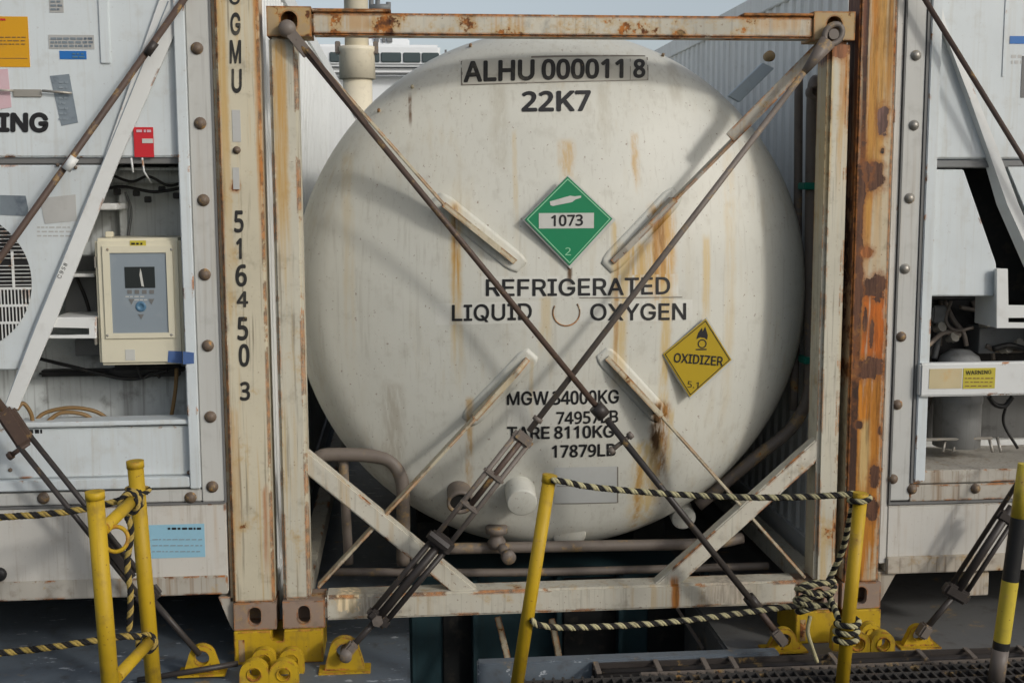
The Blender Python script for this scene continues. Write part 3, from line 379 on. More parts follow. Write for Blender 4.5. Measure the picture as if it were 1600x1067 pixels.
def lettering(body, corners, parent, mat='ink', bold=0.03, y=None, name='lettering', lift=0.0025, spacing=1.0):
    # corners: four photo pixels (bottom-left, bottom-right, top-right, top-left); y=None lays the letters on the tank head
    me = text_geo(body, bold, spacing)
    if y is None:
        bm = bmesh.new(); bm.from_mesh(me)
        for ax, n in ((0, 24), (1, 4)):
            for k in range(1, n):
                co = Vector((0, 0, 0)); co[ax] = k/n; no = Vector((0, 0, 0)); no[ax] = 1
                bmesh.ops.bisect_plane(bm, geom=bm.verts[:]+bm.edges[:]+bm.faces[:], plane_co=co, plane_no=no)
        bmesh.ops.triangulate(bm, faces=bm.faces[:])
        bm.to_mesh(me); bm.free()
        q = [UD(*c) for c in corners]
        for v in me.vertices:
            p = lerp4(q, v.co.x, v.co.y); v.co = (p.x, hy(p.x, p.z)-lift-v.co.z*0.008, p.z)
    else:
        q = [U(c[0], c[1], y) for c in corners]
        for v in me.vertices:
            p = lerp4(q, v.co.x, v.co.y); v.co = (p.x, y-lift-v.co.z*0.008, p.z)
    return mesh_obj(name, me, mat, parent)
def rectc(x0, y0, x1, y1, dy=0.0): return [(x0, y1), (x1, y1+dy), (x1, y0+dy), (x0, y0)]
def dome_patch(corners, mat, name, parent, lift=0.0015, nu=16, nv=8, thick=0.0):
    q = [UD(*c) for c in corners]; bm = bmesh.new(); g = []
    for j in range(nv+1):
        row = []
        for i in range(nu+1):
            p = lerp4(q, i/nu, j/nv); row.append(bm.verts.new((p.x, hy(p.x, p.z)-lift, p.z)))
        g.append(row)
    for j in range(nv):
        for i in range(nu):
            f = bm.faces.new((g[j][i], g[j][i+1], g[j+1][i+1], g[j+1][i])); f.smooth = True
    if thick:
        r = bmesh.ops.extrude_face_region(bm, geom=bm.faces[:])
        bmesh.ops.translate(bm, vec=(0, -thick, 0), verts=[e for e in r['geom'] if isinstance(e, bmesh.types.BMVert)])
    me = bpy.data.meshes.new(name); bmesh.ops.recalc_face_normals(bm, faces=bm.faces[:]); bm.to_mesh(me); bm.free()
    return mesh_obj(name, me, mat, parent)
def pxbox(x0, y0, x1, y1, y, d, bev=0.003):
    mx, my = (x0+x1)/2, (y0+y1)/2
    return U(x0, my, y).x, U(x1, my, y).x, y, y+d, U(mx, y1, y).z, U(mx, y0, y).z
def pxb(mb, x0, y0, x1, y1, y, d, bev=0.003, mi=0): return mb.box(*pxbox(x0, y0, x1, y1, y, d), bev, mi)
def pxpoly(mb, pts, y, d, bev=0.003, mi=0): return mb.prism([(U(a, b, y).x, U(a, b, y).z) for a, b in pts], y, y+d, bev, mi)
def decal(name, x0, y0, x1, y1, y, mat, parent, th=0.002): return obj(name, pxb(MB(), x0, y0, x1, y1, y-th, th, 0), mat, parent)
def polydecal(name, pts, y, mat, parent, th=0.002): return obj(name, pxpoly(MB(), pts, y-th, th, 0), mat, parent)
def scribble(name, x0, y0, x1, y1, y, mat, parent, rows=3, h=2.0, seed=1):   # rows of tiny unreadable print
    rnd = random.Random(seed); mb = MB()
    for r in range(rows):
        py = y0 + (y1-y0)*(r+0.5)/rows; px = x0
        while px < x1-2:
            L = rnd.uniform(3, 9); L = min(L, x1-px); pxb(mb, px, py-h/2, px+L, py+h/2, y-0.001, 0.001, 0); px += L + rnd.uniform(1.5, 3)
    return obj(name, mb, mat, parent)
def dome_nut(px, py, y, r, mat, parent, name='bolt'):
    p = U(px, py, y)
    return obj(name, MB().lathe(p, (0, -1, 0), [(-0.01, r*1.25), (0.004, r*1.25), (0.004, r), (r*0.55, r*0.92), (r*0.85, r*0.6), (r*0.95, 0)], 14), mat, parent)
def spline(pts, n=8):
    pts = [Vector(p) for p in pts]; P = [pts[0]*2-pts[1]] + pts + [pts[-1]*2-pts[-2]]; out = []
    for i in range(1, len(P)-2):
        a, b, c, d = P[i-1:i+3]
        for k in range(n):
            t = k/n; out.append(0.5*((2*b)+(c-a)*t+(2*a-5*b+4*c-d)*t*t+(3*b-a-3*c+d)*t**3))
    out.append(pts[-1]); return out
def rope_mesh(pts, Rr, pitch=0.052, ymat='ropey', step=0.0042):
    fine = spline(pts, 24); acc = [0.0]
    for a, b in zip(fine, fine[1:]): acc.append(acc[-1]+(b-a).length)
    L = acc[-1]; n = max(4, int(L/step)); P = []; j = 0
    for i in range(n+1):
        s = L*i/n
        while j < len(acc)-2 and acc[j+1] < s: j += 1
        f = (s-acc[j])/max(1e-9, acc[j+1]-acc[j]); P.append(fine[j].lerp(fine[j+1], min(1, max(0, f))))
    mb = MB(); t0 = (P[1]-P[0]).normalized(); nr = t0.orthogonal().normalized(); fr = []
    for i, p in enumerate(P):
        t = (P[min(i+1, n)]-P[max(i-1, 0)]).normalized(); nr = (nr-t*nr.dot(t)).normalized(); fr.append((p, nr.copy(), t.cross(nr)))
    for k in range(4):
        path = []
        for i, (p, a, b) in enumerate(fr):
            th = 2*math.pi*(L*i/n/pitch) + k*math.pi/2 + 0.5*math.sin(L*i/n*9+Rr*900) ; path.append(p+(a*math.cos(th)+b*math.sin(th))*Rr*(0.52+0.05*math.sin(L*i/n*37+k*2.1)))
        mb.tube(path, Rr*0.50, 7, True, 0 if k < 2 else 1)
    return mb, [ymat, 'ropeb']
def rope(label, pts, Rr=0.0125, group='twisted safety ropes', ymat='ropey', pitch=0.052):
    mb, mm = rope_mesh(pts, Rr, pitch, ymat); return tag(obj('safety_rope', mb, mm), label, 'rope', group)

# unseen block added behind the camera to keep the low sky off the deck
# ------------------------------------------------------------------ setting: sea, decks, hatch covers
DZ = -0.15
cbm = MB().box(-11, 11, -12, -8.2, -1.59, 1.7, 0.02); struct('sky_blocker', cbm, 'blocker')
sb = MB(); sb.box(-1500, 1500, -1500, 1500, -9.02, -9.0, 0); struct('sea', sb, 'sea')
d = MB(); d.box(-14, 14, -9, 60, -1.62, -1.60, 0); struct('main_deck', d, 'teal')
xl = U(640, 1000, 0).x; xr = U(1130, 1000, 0).x
h = MB(); h.box(-9, xl, -0.95, 13.2, -0.85, DZ, 0.012); struct('hatch_cover', h, 'deck')
h = MB(); h.box(xr, 9, -0.30, 13.2, -0.85, DZ, 0.012); struct('hatch_cover', h, 'deckgrey')
h = MB(); h.box(xl+0.004, xr-0.004, 0.75, 13.0, -1.59, -0.02, 0.012); struct('coaming', h, 'teal')

# ------------------------------------------------------------------ generic container pieces
def casting(mb, x0, x1, z0, z1, y0, y1, hole=True, hw=0.026, hh=0.040, hz=0.0):
    cx, cz = (x0+x1)/2, (z0+z1)/2+hz
    if not hole: mb.box(x0, x1, y0, y1, z0, z1, 0.006); return mb
    n = 32; inner = []
    for k in range(n):
        a = 2*math.pi*k/n; px, pz = math.cos(a)*hw, math.sin(a)*hw
        inner.append((cx+px, cz+pz+(hh-hw if pz > 1e-6 else (-(hh-hw) if pz < -1e-6 else 0))))
    mb.ring(rect_ring(x0, x1, z0, z1, n), inner, y0, y0+0.028)
    mb.box(x0, x1, y0+0.1, y1, z0, z1, 0); mb.box(x0, x0+0.012, y0+0.028, y0+0.1, z0, z1, 0); mb.box(x1-0.012, x1, y0+0.028, y0+0.1, z0, z1, 0)
    mb.box(x0+0.012, x1-0.012, y0+0.028, y0+0.1, z1-0.012, z1, 0); mb.box(x0+0.012, x1-0.012, y0+0.028, y0+0.1, z0, z0+0.012, 0)
    return mb
def corrugated(x, inward, y0, y1, z0, z1, dep=0.012, per=0.13):
    bm = bmesh.new(); prof = []; y = y0
    while y < y1:
        for f, o in ((0, 0), (0.34, 0), (0.5, 1), (0.84, 1)): prof.append((min(y1, y+f*per), x+inward*dep*o))
        y += per
    prof.append((y1, x)); a = [bm.verts.new((xx, yy, z0)) for yy, xx in prof]; b = [bm.verts.new((xx, yy, z1)) for yy, xx in prof]
    for i in range(len(prof)-1):
        if prof[i+1][0]-prof[i][0] > 1e-6: bm.faces.new((a[i], a[i+1], b[i+1], b[i]))
    o = MB(); o.bm.free(); o.bm = bm; return o
HZ = 2.896; LX0, LX1 = -3.686, -1.247; RX0, RX1 = 1.237, 3.676

# ------------------------------------------------------------------ tank container
TK = thing('tank_container', 'white domed tank in a stained cream frame, marked ALHU 000011 8', 'tank container', (0, 0, 0))
mb = MB(); prof = []
for i in range(41):
    r = TR*i/40 if i < 30 else None
    if r is not None and r < RK: prof.append((head_y(r)-APEX, r))
for i in range(15):
    a = math.asin(_sa) + (math.pi/2-math.asin(_sa))*i/14; prof.append((_ky-KN*math.cos(a), TR-KN+KN*math.sin(a)))
L = 5.92-2*(HEAD_D-0.0)+0.0
rear = [(HEAD_D-APEX + 4.9 + (HEAD_D-APEX-p), r) for p, r in prof[::-1]]
mb.lathe((TC.x, APEX, TC.z), (0, 1, 0), prof+[(HEAD_D-APEX+0.02, TR)]+[(HEAD_D-APEX+4.88, TR)]+rear, 128)
shell = obj('tank_shell', mb, 'tank', TK)
mb = MB().box(-1.215, -1.100, 0.012, 0.125, 0.118, 2.474, 0.012); obj('corner_post', mb, 'frame', TK)
mb = MB().box(1.112, 1.210, 0.012, 0.160, 0.118, 2.474, 0.016); obj('corner_post', mb, 'frame', TK)
for x0 in (-1.219, 1.041):
    obj('corner_casting', casting(MB(), x0, x0+0.178, 0, 0.118, 0, 0.162, True), 'cast', TK)
    obj('corner_casting', casting(MB(), x0, x0+0.178, 2.474, 2.592, 0, 0.162, True, 0.034, 0.040), 'castrust', TK)
    obj('corner_casting', casting(MB(), x0, x0+0.178, 0, 0.118, 5.896, 6.058, False), 'cast', TK)
mb = MB().box(-1.040, 1.040, 0.006, 0.106, 2.481, 2.570, 0.008).box(-1.04, -0.72, 0.0, 0.16, 2.572, 2.585, 0.003).box(0.74, 1.04, 0.0, 0.16, 2.572, 2.583, 0.003)
tb = obj('top_beam', mb, 'beam', TK)
obj('bottom_beam', MB().box(-1.040, 1.040, 0.010, 0.130, 0.025, 0.134, 0.010), 'brace', TK)
obj('bottom_beam', MB().box(-1.04, 1.04, 5.93, 6.05, 0.025, 0.134, 0.008), 'brace', TK)
for s in (-1, 1): obj('saddle', MB().bar((s*0.55, 0.9, 0.14), (s*0.55, 5.2, 0.14), 0.16, 0.12, Vector((0, 0, 1))).bar((s*0.55, 2.0, 0.2), (s*0.75, 2.0, 0.6), 0.3, 0.1), 'dark', TK)
for s in (-1, 1): obj('bottom_side_rail', MB().box(min(s*1.11, s*1.19), max(s*1.11, s*1.19), 0.164, 5.894, 0.03, 0.13, 0.006), 'brace', TK)
# lower knee braces
for a, b in (((458, 702), (738, 930)), ((1284, 690), (1022, 925))):
    p, q = U(*a, 0.065), U(*b, 0.065); obj('knee_brace', MB().bar(p, q, 0.078, 0.075, bev=0.006), 'brace', TK)
# struts from the frame corners on to the head: web plate, gusset down to the head, welded pad
def strut(c, g0, g1, flange=False):
    mb = MB(); th = 0.013
    P0, G0, G1 = U(*c, 0.05), U(*g0, 0.045), U(*g1, 0.05)
    ax = (G1-P0); ax.y = 0; ax.normalize(); sd = Vector((-ax.z, 0, ax.x))
    mb.bar(P0+Vector((0, 0.03, 0)), G0+Vector((0, 0.03, 0)), th, 0.07, bev=0.002)
    if flange: mb.bar(P0+Vector((0, -0.004, 0))-sd*0.022, P0.lerp(G0, 0.62)+Vector((0, -0.004, 0))-sd*0.022, 0.048, 0.008, bev=0.002)
    n = 14; rows = []
    for i in range(n+1):
        t = i/n; f = G0.lerp(G1, t); yb = hy(f.x, f.z)-0.006; yf = min(yb-0.006, 0.043+(yb-0.012-0.043)*max(0, (t-0.80)/0.20) if t > 0.80 else 0.043)
        rows.append([mb.bm.verts.new((f.x+sd.x*k*0.012, y, f.z+sd.z*k*0.012)) for k, y in ((-1, yf), (1, yf), (1, yb), (-1, yb))])
    for A, B in zip(rows, rows[1:]):
        for k in range(4): mb.bm.faces.new((A[k], A[(k+1) % 4], B[(k+1) % 4], B[k]))
    mb.bm.faces.new(rows[0][::-1]); mb.bm.faces.new(rows[-1])
    so = obj('strut', mb, 'strutg' if flange else 'strut', TK)
    # pad: rounded strip on the head
    a2, b2 = G0.lerp(G1, -0.12), G0.lerp(G1, 1.10); bm = bmesh.new(); g = []
    nu, nv = 18, 6
    for j in range(nv+1):
        row = []
        for i in range(nu+1):
            t = i/nu; wv = 0.046*(1 - 0.35*max(0, (abs(t-0.5)-0.42)/0.08)); p = a2.lerp(b2, t)+sd*((j/nv-0.5)*2*wv)
            row.append(bm.verts.new((p.x, hy(p.x, p.z)-0.001, p.z)))
        g.append(row)
    for j in range(nv):
        for i in range(nu): bm.faces.new((g[j][i], g[j][i+1], g[j+1][i+1], g[j+1][i])).smooth = True
    r = bmesh.ops.extrude_face_region(bm, geom=bm.faces[:]); bmesh.ops.translate(bm, vec=(0, -0.0025, 0), verts=[e for e in r['geom'] if isinstance(e, bmesh.types.BMVert)])
    o = MB(); o.bm.free(); o.bm = bm; obj('weld_pad', o, 'tank', so)
strut((466, 62), (694, 320), (806, 410)); strut((1292, 74), (1056, 312), (958, 410), True)
strut((497, 918), (742, 655), (826, 562)); strut((1258, 902), (1034, 650), (950, 560))
# lettering on the head
dome_patch([(722, 133), (1012, 125), (1010, 90), (721, 94)], 'patch', 'serial_film', shell, 0.0012)
lettering('ALHU 000011', [(724, 130), (974, 123), (974, 92), (724, 96)], shell, 'inkworn', 0.05)
lettering('8', [(989, 123), (1008, 122), (1008, 92), (989, 93)], shell, 'inkworn', 0.05)
for c4 in ([(722, 134), (1012, 126), (1012, 125), (722, 132.5)], [(1011, 126), (1013, 126), (1012, 90), (1010, 90)], [(830, 91), (1008, 89), (1008, 87), (830, 88)], [(720, 134), (723, 134), (722, 96), (720, 96)], [(984, 125), (985, 125), (985, 92), (984, 92)], [(905, 466), (1066, 465), (1066, 463.5), (905, 464.5)]): dome_patch(c4, 'edgeline', 'film_edge', shell, 0.002, 12, 2)
lettering('22K7', [(815, 175), (923, 174), (923, 141), (815, 143)], shell, 'ink', 0.045)
dome_patch([(680, 508), (845, 504), (845, 470), (680, 474)], 'patchw', 'lettering_film', shell, 0.001)
dome_patch([(905, 503), (1082, 501), (1082, 468), (905, 471)], 'patchw', 'lettering_film', shell, 0.001)
dome_patch([(752, 466), (1060, 462), (1060, 428), (752, 432)], 'patchw', 'lettering_film', shell, 0.001)
lettering('REFRIGERATED', [(759, 463), (1047, 460), (1047, 432), (759, 436)], shell, 'ink', 0.026)
lettering('LIQUID', [(706, 504), (831, 502), (831, 473), (706, 476)], shell, 'ink', 0.026)
lettering('OXYGEN', [(922, 501), (1072, 500), (1072, 473), (922, 474)], shell, 'ink', 0.026)
dome_patch([(792, 668), (968, 664), (968, 606), (792, 609)], 'patchw', 'lettering_film', shell, 0.001)
lettering('MGW 34000KG', [(792, 633), (967, 630), (967, 608), (792, 611)], shell, 'ink', 0.035)
lettering('74957LB', [(869, 663), (966, 660), (966, 640), (869, 643)], shell, 'ink', 0.035)
lettering('TARE 8110KG', [(792, 686), (960, 683), (960, 663), (792, 666)], shell, 'ink', 0.035)
lettering('17879LB', [(862, 715), (962, 712), (962, 692), (862, 695)], shell, 'ink', 0.035)
dome_patch([(866, 786), (965, 784), (965, 728), (866, 730)], 'patchg', 'data_film', shell, 0.0012)
for c4 in ([(866, 787), (965, 785), (965, 784), (866, 786)], [(964, 785), (966, 785), (966, 729), (964, 729)], [(870, 760), (920, 759), (920, 758), (870, 759)]): dome_patch(c4, 'edgeline', 'film_edge', shell, 0.002, 12, 2)
p = UD(885, 488); mb = MB()
for a0, a1 in ((150, 400),):
    pts = [(p.x+0.058*math.cos(R(a)), 0, p.z+0.058*math.sin(R(a))) for a in range(a0, a1, 8)]
    mb.tube([(x, hy(x, z)-0.001, z) for x, _, z in pts], 0.0035, 6)
obj('weld_ring', mb, 'strut', shell)
for px, py in ((735, 73), (644, 137), (592, 174), (1035, 88)):   # little lifting nibs on the head edge
    q = UD(px, py); obj('nib', MB().lathe((q.x, q.y, q.z), (0, -1, 0.3), [(-0.01, 0.008), (0.02, 0.007), (0.022, 0)], 8), 'strut', shell)
# placards
def placard(name, corners, mat, back, lift, border):
    q = [UD(*c) for c in corners]; cy = min(v.y for v in q)-lift
    Q = [U(c[0], c[1], cy) for c in corners]; c0 = sum(Q, Vector())/4
    bk = MB(); 
    bk.prism([(c0.x+(v.x-c0.x)*1.06+0.004, c0.z+(v.z-c0.z)*1.06-0.004) for v in Q], cy+0.004, cy+0.010, 0.001)
    root = obj(name, bk, back, TK)
    obj('film', MB().prism([(v.x, v.z) for v in Q], cy-0.001, cy+0.003, 0), mat, root)
    o = [(c0.x+(v.x-c0.x)*0.955, c0.z+(v.z-c0.z)*0.955) for v in Q]; i = [(c0.x+(v.x-c0.x)*0.925, c0.z+(v.z-c0.z)*0.925) for v in Q]
    obj('border_line', MB().ring(o, i, cy-0.0022, cy-0.0008), border, root)
    return root, cy
gp, gy = placard('hazard_placard', [(887, 276), (957, 342), (890, 415), (820, 343)], 'green', 'greyfilm', 0.022, 'lgreen')
decal('number_panel', 842, 333, 928, 357, gy-0.001, 'greyfilm', gp, 0.0012)
lettering('1073', [(861, 354), (911, 353), (911, 335), (861, 336)], gp, 'ink', 0.04, gy-0.002, lift=0.001)
lettering('2', [(883, 399), (892, 399), (892, 387), (883, 387)], gp, 'lgreen', 0.0, gy-0.002, lift=0.0006)
polydecal('cylinder_symbol', [(859, 315), (860, 321), (864, 322), (894, 316), (899, 312), (908, 309), (908, 306), (898, 307), (891, 306)], gy-0.001, 'greyfilm', gp, 0.0012)
op, oy = placard('hazard_placard', [(1103, 498), (1143, 562), (1078, 620), (1036, 553)], 'oxid', 'greyfilm', 0.006, 'ink')
lettering('OXIDIZER', [(1052, 566), (1129, 572), (1130, 557), (1054, 551)], op, 'ink', 0.028, oy-0.002, lift=0.001)
lettering('5.1', [(1074, 605), (1091, 607), (1092, 597), (1075, 595)], op, 'ink', 0.0, oy-0.002, lift=0.001)
polydecal('flame_symbol', [(1088, 530), (1091, 520), (1097, 512), (1098, 518), (1102, 510), (1104, 517), (1106, 524), (1105, 531), (1101, 528), (1094, 527)], oy-0.001, 'ink', op, 0.0012)
c0 = U(1097, 537, oy); obj('flame_symbol', MB().ring(circ(c0.x, c0.z, 0.020, 24), circ(c0.x, c0.z, 0.015, 24), oy-0.0025, oy-0.001), 'ink', op)
decal('flame_symbol', 1087, 545, 1104, 547, oy-0.001, 'ink', op, 0.0012)
# nozzles, caps, valve, pipes
def nozzle(px, py, rpx, ln, mat, open_=False, tilt=-0.25):
    q = UD(px, py); r = rpx/372; a = Vector((0, -1, tilt)).normalized(); o = q - a*0.06
    pr = [(0, r), (ln+0.05, r), (ln+0.06, r*0.97)] if not open_ else [(0, r), (ln+0.05, r), (ln+0.06, r*1.08), (ln+0.075, r*1.08), (ln+0.075, r*0.82), (0.03, r*0.80)]
    pr += [(ln+0.062, r*0.9), (ln+0.064, 0)] if not open_ else [(0.03, 0)]
    return obj('nozzle', MB().lathe(o, a, pr, 28), mat, TK)
nz = nozzle(718, 768, 21, 0.07, 'pipe', True, -0.42); _a = Vector((0, -1, -0.42)).normalized(); obj('nozzle_bore_shade', MB().lathe(UD(718, 768)-_a*0.06+_a*0.132, _a, [(0, 0.046), (0.002, 0)], 20), 'rubber_and_shade', nz); nozzle(812, 764, 25, 0.11, 'tank', tilt=-0.35); nozzle(1064, 800, 22, 0.06, 'tank'); nozzle(890, 836, 29, 0.0, 'tank', tilt=-0.5)  # black disc near the open mouth paints in the dark inside
def pipe(pts, r, mat='pipe', n=8): return obj('pipe', MB().tube(spline([U(*p) for p in pts], n), r, 14), mat, TK)
pipe([(492, 730, 0.30), (500, 714, 0.30), (520, 710, 0.30), (580, 712, 0.29), (612, 722, 0.28), (628, 752, 0.28), (630, 800, 0.30), (630, 880, 0.34)], 0.031)
pipe([(536, 712, 0.32), (540, 790, 0.34), (545, 880, 0.36)], 0.022); 
pipe([(1276, 140, 0.34), (1274, 128, 0.36), (1270, 160, 0.38), (1268, 300, 0.38), (1266, 560, 0.38), (1262, 620, 0.38), (1235, 670, 0.40), (1180, 715, 0.42), (1090, 790, 0.44)], 0.029)
pipe([(1248, 120, 0.46), (1246, 400, 0.46), (1240, 640, 0.46)], 0.020)
q = U(1277, 144, 0.34); obj('pipe_cap', MB().lathe(q+Vector((0, 0.05, 0)), (-0.1, -1, 0), [(0, 0.038), (0.06, 0.038), (0.062, 0.020), (0.02, 0.018), (0.02, 0)], 18), 'pipe', TK)
for py in (291, 562): 
    q = U(1268, py, 0.36); obj('pipe_clamp', MB().box(q.x-0.045, q.x+0.035, q.y-0.035, q.y+0.06, q.z-0.016, q.z+0.016, 0.004), 'clamp', TK)
pipe([(690, 857, 0.30), (900, 853, 0.30), (1100, 849, 0.30), (1160, 840, 0.32)], 0.026); pipe([(520, 893, 0.35), (800, 894, 0.35), (1050, 888, 0.35), (1200, 884, 0.35)], 0.019)
v = U(776, 842, 0.26); obj('valve', MB().lathe(v+Vector((0, 0, -0.04)), (0, 0, 1), [(0, 0.0), (0, 0.035), (0.03, 0.042), (0.05, 0.03), (0.07, 0.03), (0.07, 0.05), (0.10, 0.05), (0.10, 0)], 16).tube([v+Vector((0.01, 0, -0.02)), v+Vector((0.04, -0.09, -0.05))], 0.022, 12).lathe(v+Vector((0.04, -0.09, -0.05)), (0.3, -1, -0.2), [(0, 0), (0, 0.032), (0.03, 0.032), (0.03, 0)], 12), 'rodgrey', TK)
q1 = MB(); pxpoly(q1, [(1138, 150), (1192, 98), (1210, 107), (1156, 160)], 0.62, 0.03); obj('step_plate', q1, 'stepgrey', TK)
q1 = U(1203, 88, 0.62); obj('lug', MB().lathe(q1, (0, -1, 0), [(-0.04, 0.022), (0.0, 0.026), (0.02, 0.02), (0.022, 0)], 14), 'castrust', TK)
# dark bracing glimpsed below the tank
bt = MB()
for a, b in (((760, 905), (905, 855)), ((905, 930), (1060, 872)), ((760, 870), (1000, 905)), ((960, 855), (1030, 905))): bt.bar(U(*a, 1.2), U(*b, 1.2), 0.02, 0.02)
obj('cross_tie', bt, 'strut', TK)

# ------------------------------------------------------------------ left refrigerated container
LR = thing('refrigerated_container', 'white refrigerated container with cream controller box and post numbered 516450 3', 'container', (-2.466, 0, 0), 'white refrigerated containers beside the tank')
G2 = 'white refrigerated containers beside the tank'
obj('corner_post', MB().box(-1.424, -1.250, 0.0, 0.15, 0.118, HZ-0.118, 0.008).box(-1.440, -1.424, 0.03, 0.15, 0.118, HZ-0.118, 0), 'lpost', LR)
for z in (0, HZ-0.118): obj('corner_casting', casting(MB(), -1.425, -1.247, z, z+0.118, 0, 0.162), 'cast', LR)
obj('corner_post', MB().box(LX0+0.003, LX0+0.177, 0, 0.15, 0.118, HZ-0.118, 0.008), 'lpost', LR)
for z in (0, HZ-0.118): obj('corner_casting', casting(MB(), LX0, LX0+0.178, z, z+0.118, 0, 0.162), 'cast', LR)
obj('side_wall', corrugated(LX1-0.012, -1, 0.17, 12.0, 0.18, HZ-0.10), 'corr', LR)
obj('top_side_rail', MB().box(LX1-0.07, LX1-0.002, 0.165, 12.03, HZ-0.11, HZ-0.004, 0.004), 'corr', LR); obj('bottom_side_rail', MB().box(LX1-0.07, LX1-0.002, 0.165, 12.03, 0.03, 0.18, 0.004), 'corr', LR)
obj('body', MB().box(LX0+0.02, LX1-0.075, 0.42, 12.19, 0.165, HZ-0.02, 0.01), 'corr', LR)
xs_ = LX0+0.2
obj('underside_shade', MB().box(LX0+0.18, LX1-0.075, 0.45, 12.1, 0.01, 0.164, 0.004), 'dark', LR)  # near-black box added to darken the space below and block sky from behind
fx0, fx1 = sx(345, 400), -1.441
# outer flange: vertical seal strip and bottom strip with bolts
obj('flange', MB().box(sx(302, 400), fx1, 0.008, 0.05, sz(300, 785), HZ-0.15, 0.004).box(xs_, sx(302, 400)-0.002, 0.008, 0.05, sz(300, 784), sz(300, 765), 0.004), 'flange', LR)
obj('seal', MB().box(fx1-0.006, fx1+0.0005, 0.004, 0.03, sz(300, 787), HZ-0.15, 0).box(xs_, fx1-0.0065, 0.004, 0.03, sz(300, 788), sz(300, 785.3), 0), 'seal', LR)
obj('inner_flange', MB().box(sx(284, 400), sx(301.5, 400), -0.006, 0.06, sz(300, 763), HZ-0.15, 0.004).box(xs_, sx(284, 400)-0.002, -0.004, 0.06, sz(200, 763), sz(200, 747), 0.003), 'reefer', LR)
for px, py in ((308, 76), (313, 193), (318, 313), (320, 429), (325, 540), (329, 651), (332, 760), (298, 777), (68, 778), (303, -40)): dome_nut(px, py, 0.008, 0.020, 'bolt', LR)
# machinery unit face
yp = 0.03
ux1 = sx(283, 150, yp)
up = obj('upper_panel', MB().box(xs_, ux1, yp, yp+0.03, sz(140, 246, yp), HZ-0.15, 0.006).box(sx(156, 60, yp), sx(172, 60, yp), yp-0.008, yp+0.005, sz(160, 100, yp), HZ-0.16, 0.003), 'reefer', LR)
obj('shelf', MB().box(xs_, ux1, yp+0.012, 0.40, sz(140, 256, yp), sz(140, 247.5, yp), 0.002), 'seal', LR)
cp = MB(); pxpoly(cp, [(-330, 258), (166, 258), (36, 578), (-330, 578)], yp+0.004, 0.03, 0.005)
pan = obj('condenser_panel', cp, 'reefer', LR)
fc = U(-65, 440, yp); rr = 107/372
obj('fan_opening', MB().lathe((fc.x, yp+0.003, fc.z), (0, -1, 0), [(0, rr), (0.001, rr), (0.001, 0)], 48, False), 'rubber_and_shade', pan)
gb = MB()
for k in range(-18, 19):
    z = fc.z + k*rr/18.5; hwd = math.sqrt(max(0, rr*rr-(z-fc.z)**2))
    if k in (5, -5): continue
    if hwd > 0.02 and z > fc.z-0.03: gb.box(fc.x-hwd, fc.x+hwd, yp-0.006, yp-0.001, z-0.0014, z+0.0014, 0)
for z in (fc.z-0.03, fc.z-0.10, fc.z-0.17):
    hwd = math.sqrt(rr*rr-(z-fc.z)**2); gb.box(fc.x-hwd, fc.x+hwd, yp-0.006, yp-0.001, z-0.005, z+0.005, 0)
    k = 0
    while k*0.014 < 2*hwd:
        x = fc.x-hwd+k*0.014; zz = fc.z-math.sqrt(max(0, rr*rr-(x-fc.x)**2)); gb.box(x, x+0.0045, yp-0.005, yp-0.002, max(zz, z-0.068), z-0.005, 0) if max(zz, z-0.068) < z-0.006 else None; k += 1
gb.box(fc.x-0.012, fc.x+0.012, yp-0.009, yp-0.006, fc.z-rr, fc.z+rr, 0).box(sx(18, 400, yp), sx(22, 400, yp), yp-0.009, yp-0.006, fc.z-0.03, fc.z+0.12, 0)
obj('fan_grille', gb, 'white', pan)
polydecal('grey_label', [(0, 305), (40, 306), (44, 326), (44, 338), (0, 336)], yp+0.004, 'foil', pan)
scribble('label_print', 58, 352, 112, 372, yp+0.004, 'faded', pan, 3, 2.2, 4); polydecal('faded_label', [(62, 310), (118, 304), (120, 345), (70, 350)], yp+0.004, 'faded', pan)
st = MB(); pxpoly(st, [(262, -40), (300, -40), (287, 10), (270, 60), (187, 249), (85, 506), (27, 640), (7, 634), (54, 508), (163, 246)], 0.010, 0.012, 0.003)
dg = obj('diagonal_strap', st, 'white', LR)
polydecal('strap_edge_line', [(262, 2), (264, 2), (167, 240), (57, 508), (8, 634), (7, 634), (54, 508), (163, 246)], 0.010, 'greyface', dg); lettering('C 9 5 8', [(95, 436), (106, 413), (101, 410), (89, 433)], dg, 'inkworn', -0.01, 0.010)  # thin grey line along the left edge of the strap
# recess
yb = 0.40
obj('recess_back', MB().box(xs_, ux1, yb, yb+0.015, sz(200, 745, yp), sz(200, 250, yp), 0), 'recess', LR)
obj('recess_jamb', MB().box(ux1, sx(284, 400)-0.001, 0.0, yb, sz(280, 660, yp), sz(280, 250, yp), 0.002), 'reefer', LR)
pj = MB(); pxb(pj, 150, 262, 282, 286, 0.30, 0.09); pxb(pj, 186, 262, 282, 266, 0.16, 0.2); obj('recess_beam', pj, 'recess', LR)
pj = MB(); pxb(pj, 60, 578, 240, 588, 0.32, 0.07, 0.01); pxb(pj, 170, 570, 285, 590, 0.24, 0.1, 0.02); obj('cable_bundle', pj, 'rubber_and_shade', LR)
obj('bracket', pxb(MB(), 90, 428, 147, 433, 0.12, 0.25), 'white', LR); obj('bracket', pxb(MB(), 150, 318, 182, 328, 0.12, 0.25), 'white', LR)
pj = MB(); pxpoly(pj, [(82, 496), (150, 496), (150, 529), (76, 529), (77, 524), (140, 524), (140, 512), (82, 512)], 0.02, 0.02, 0.002); pxb(pj, 82, 496, 150, 499, 0.0402, 0.25); obj('bracket', pj, 'white', LR)
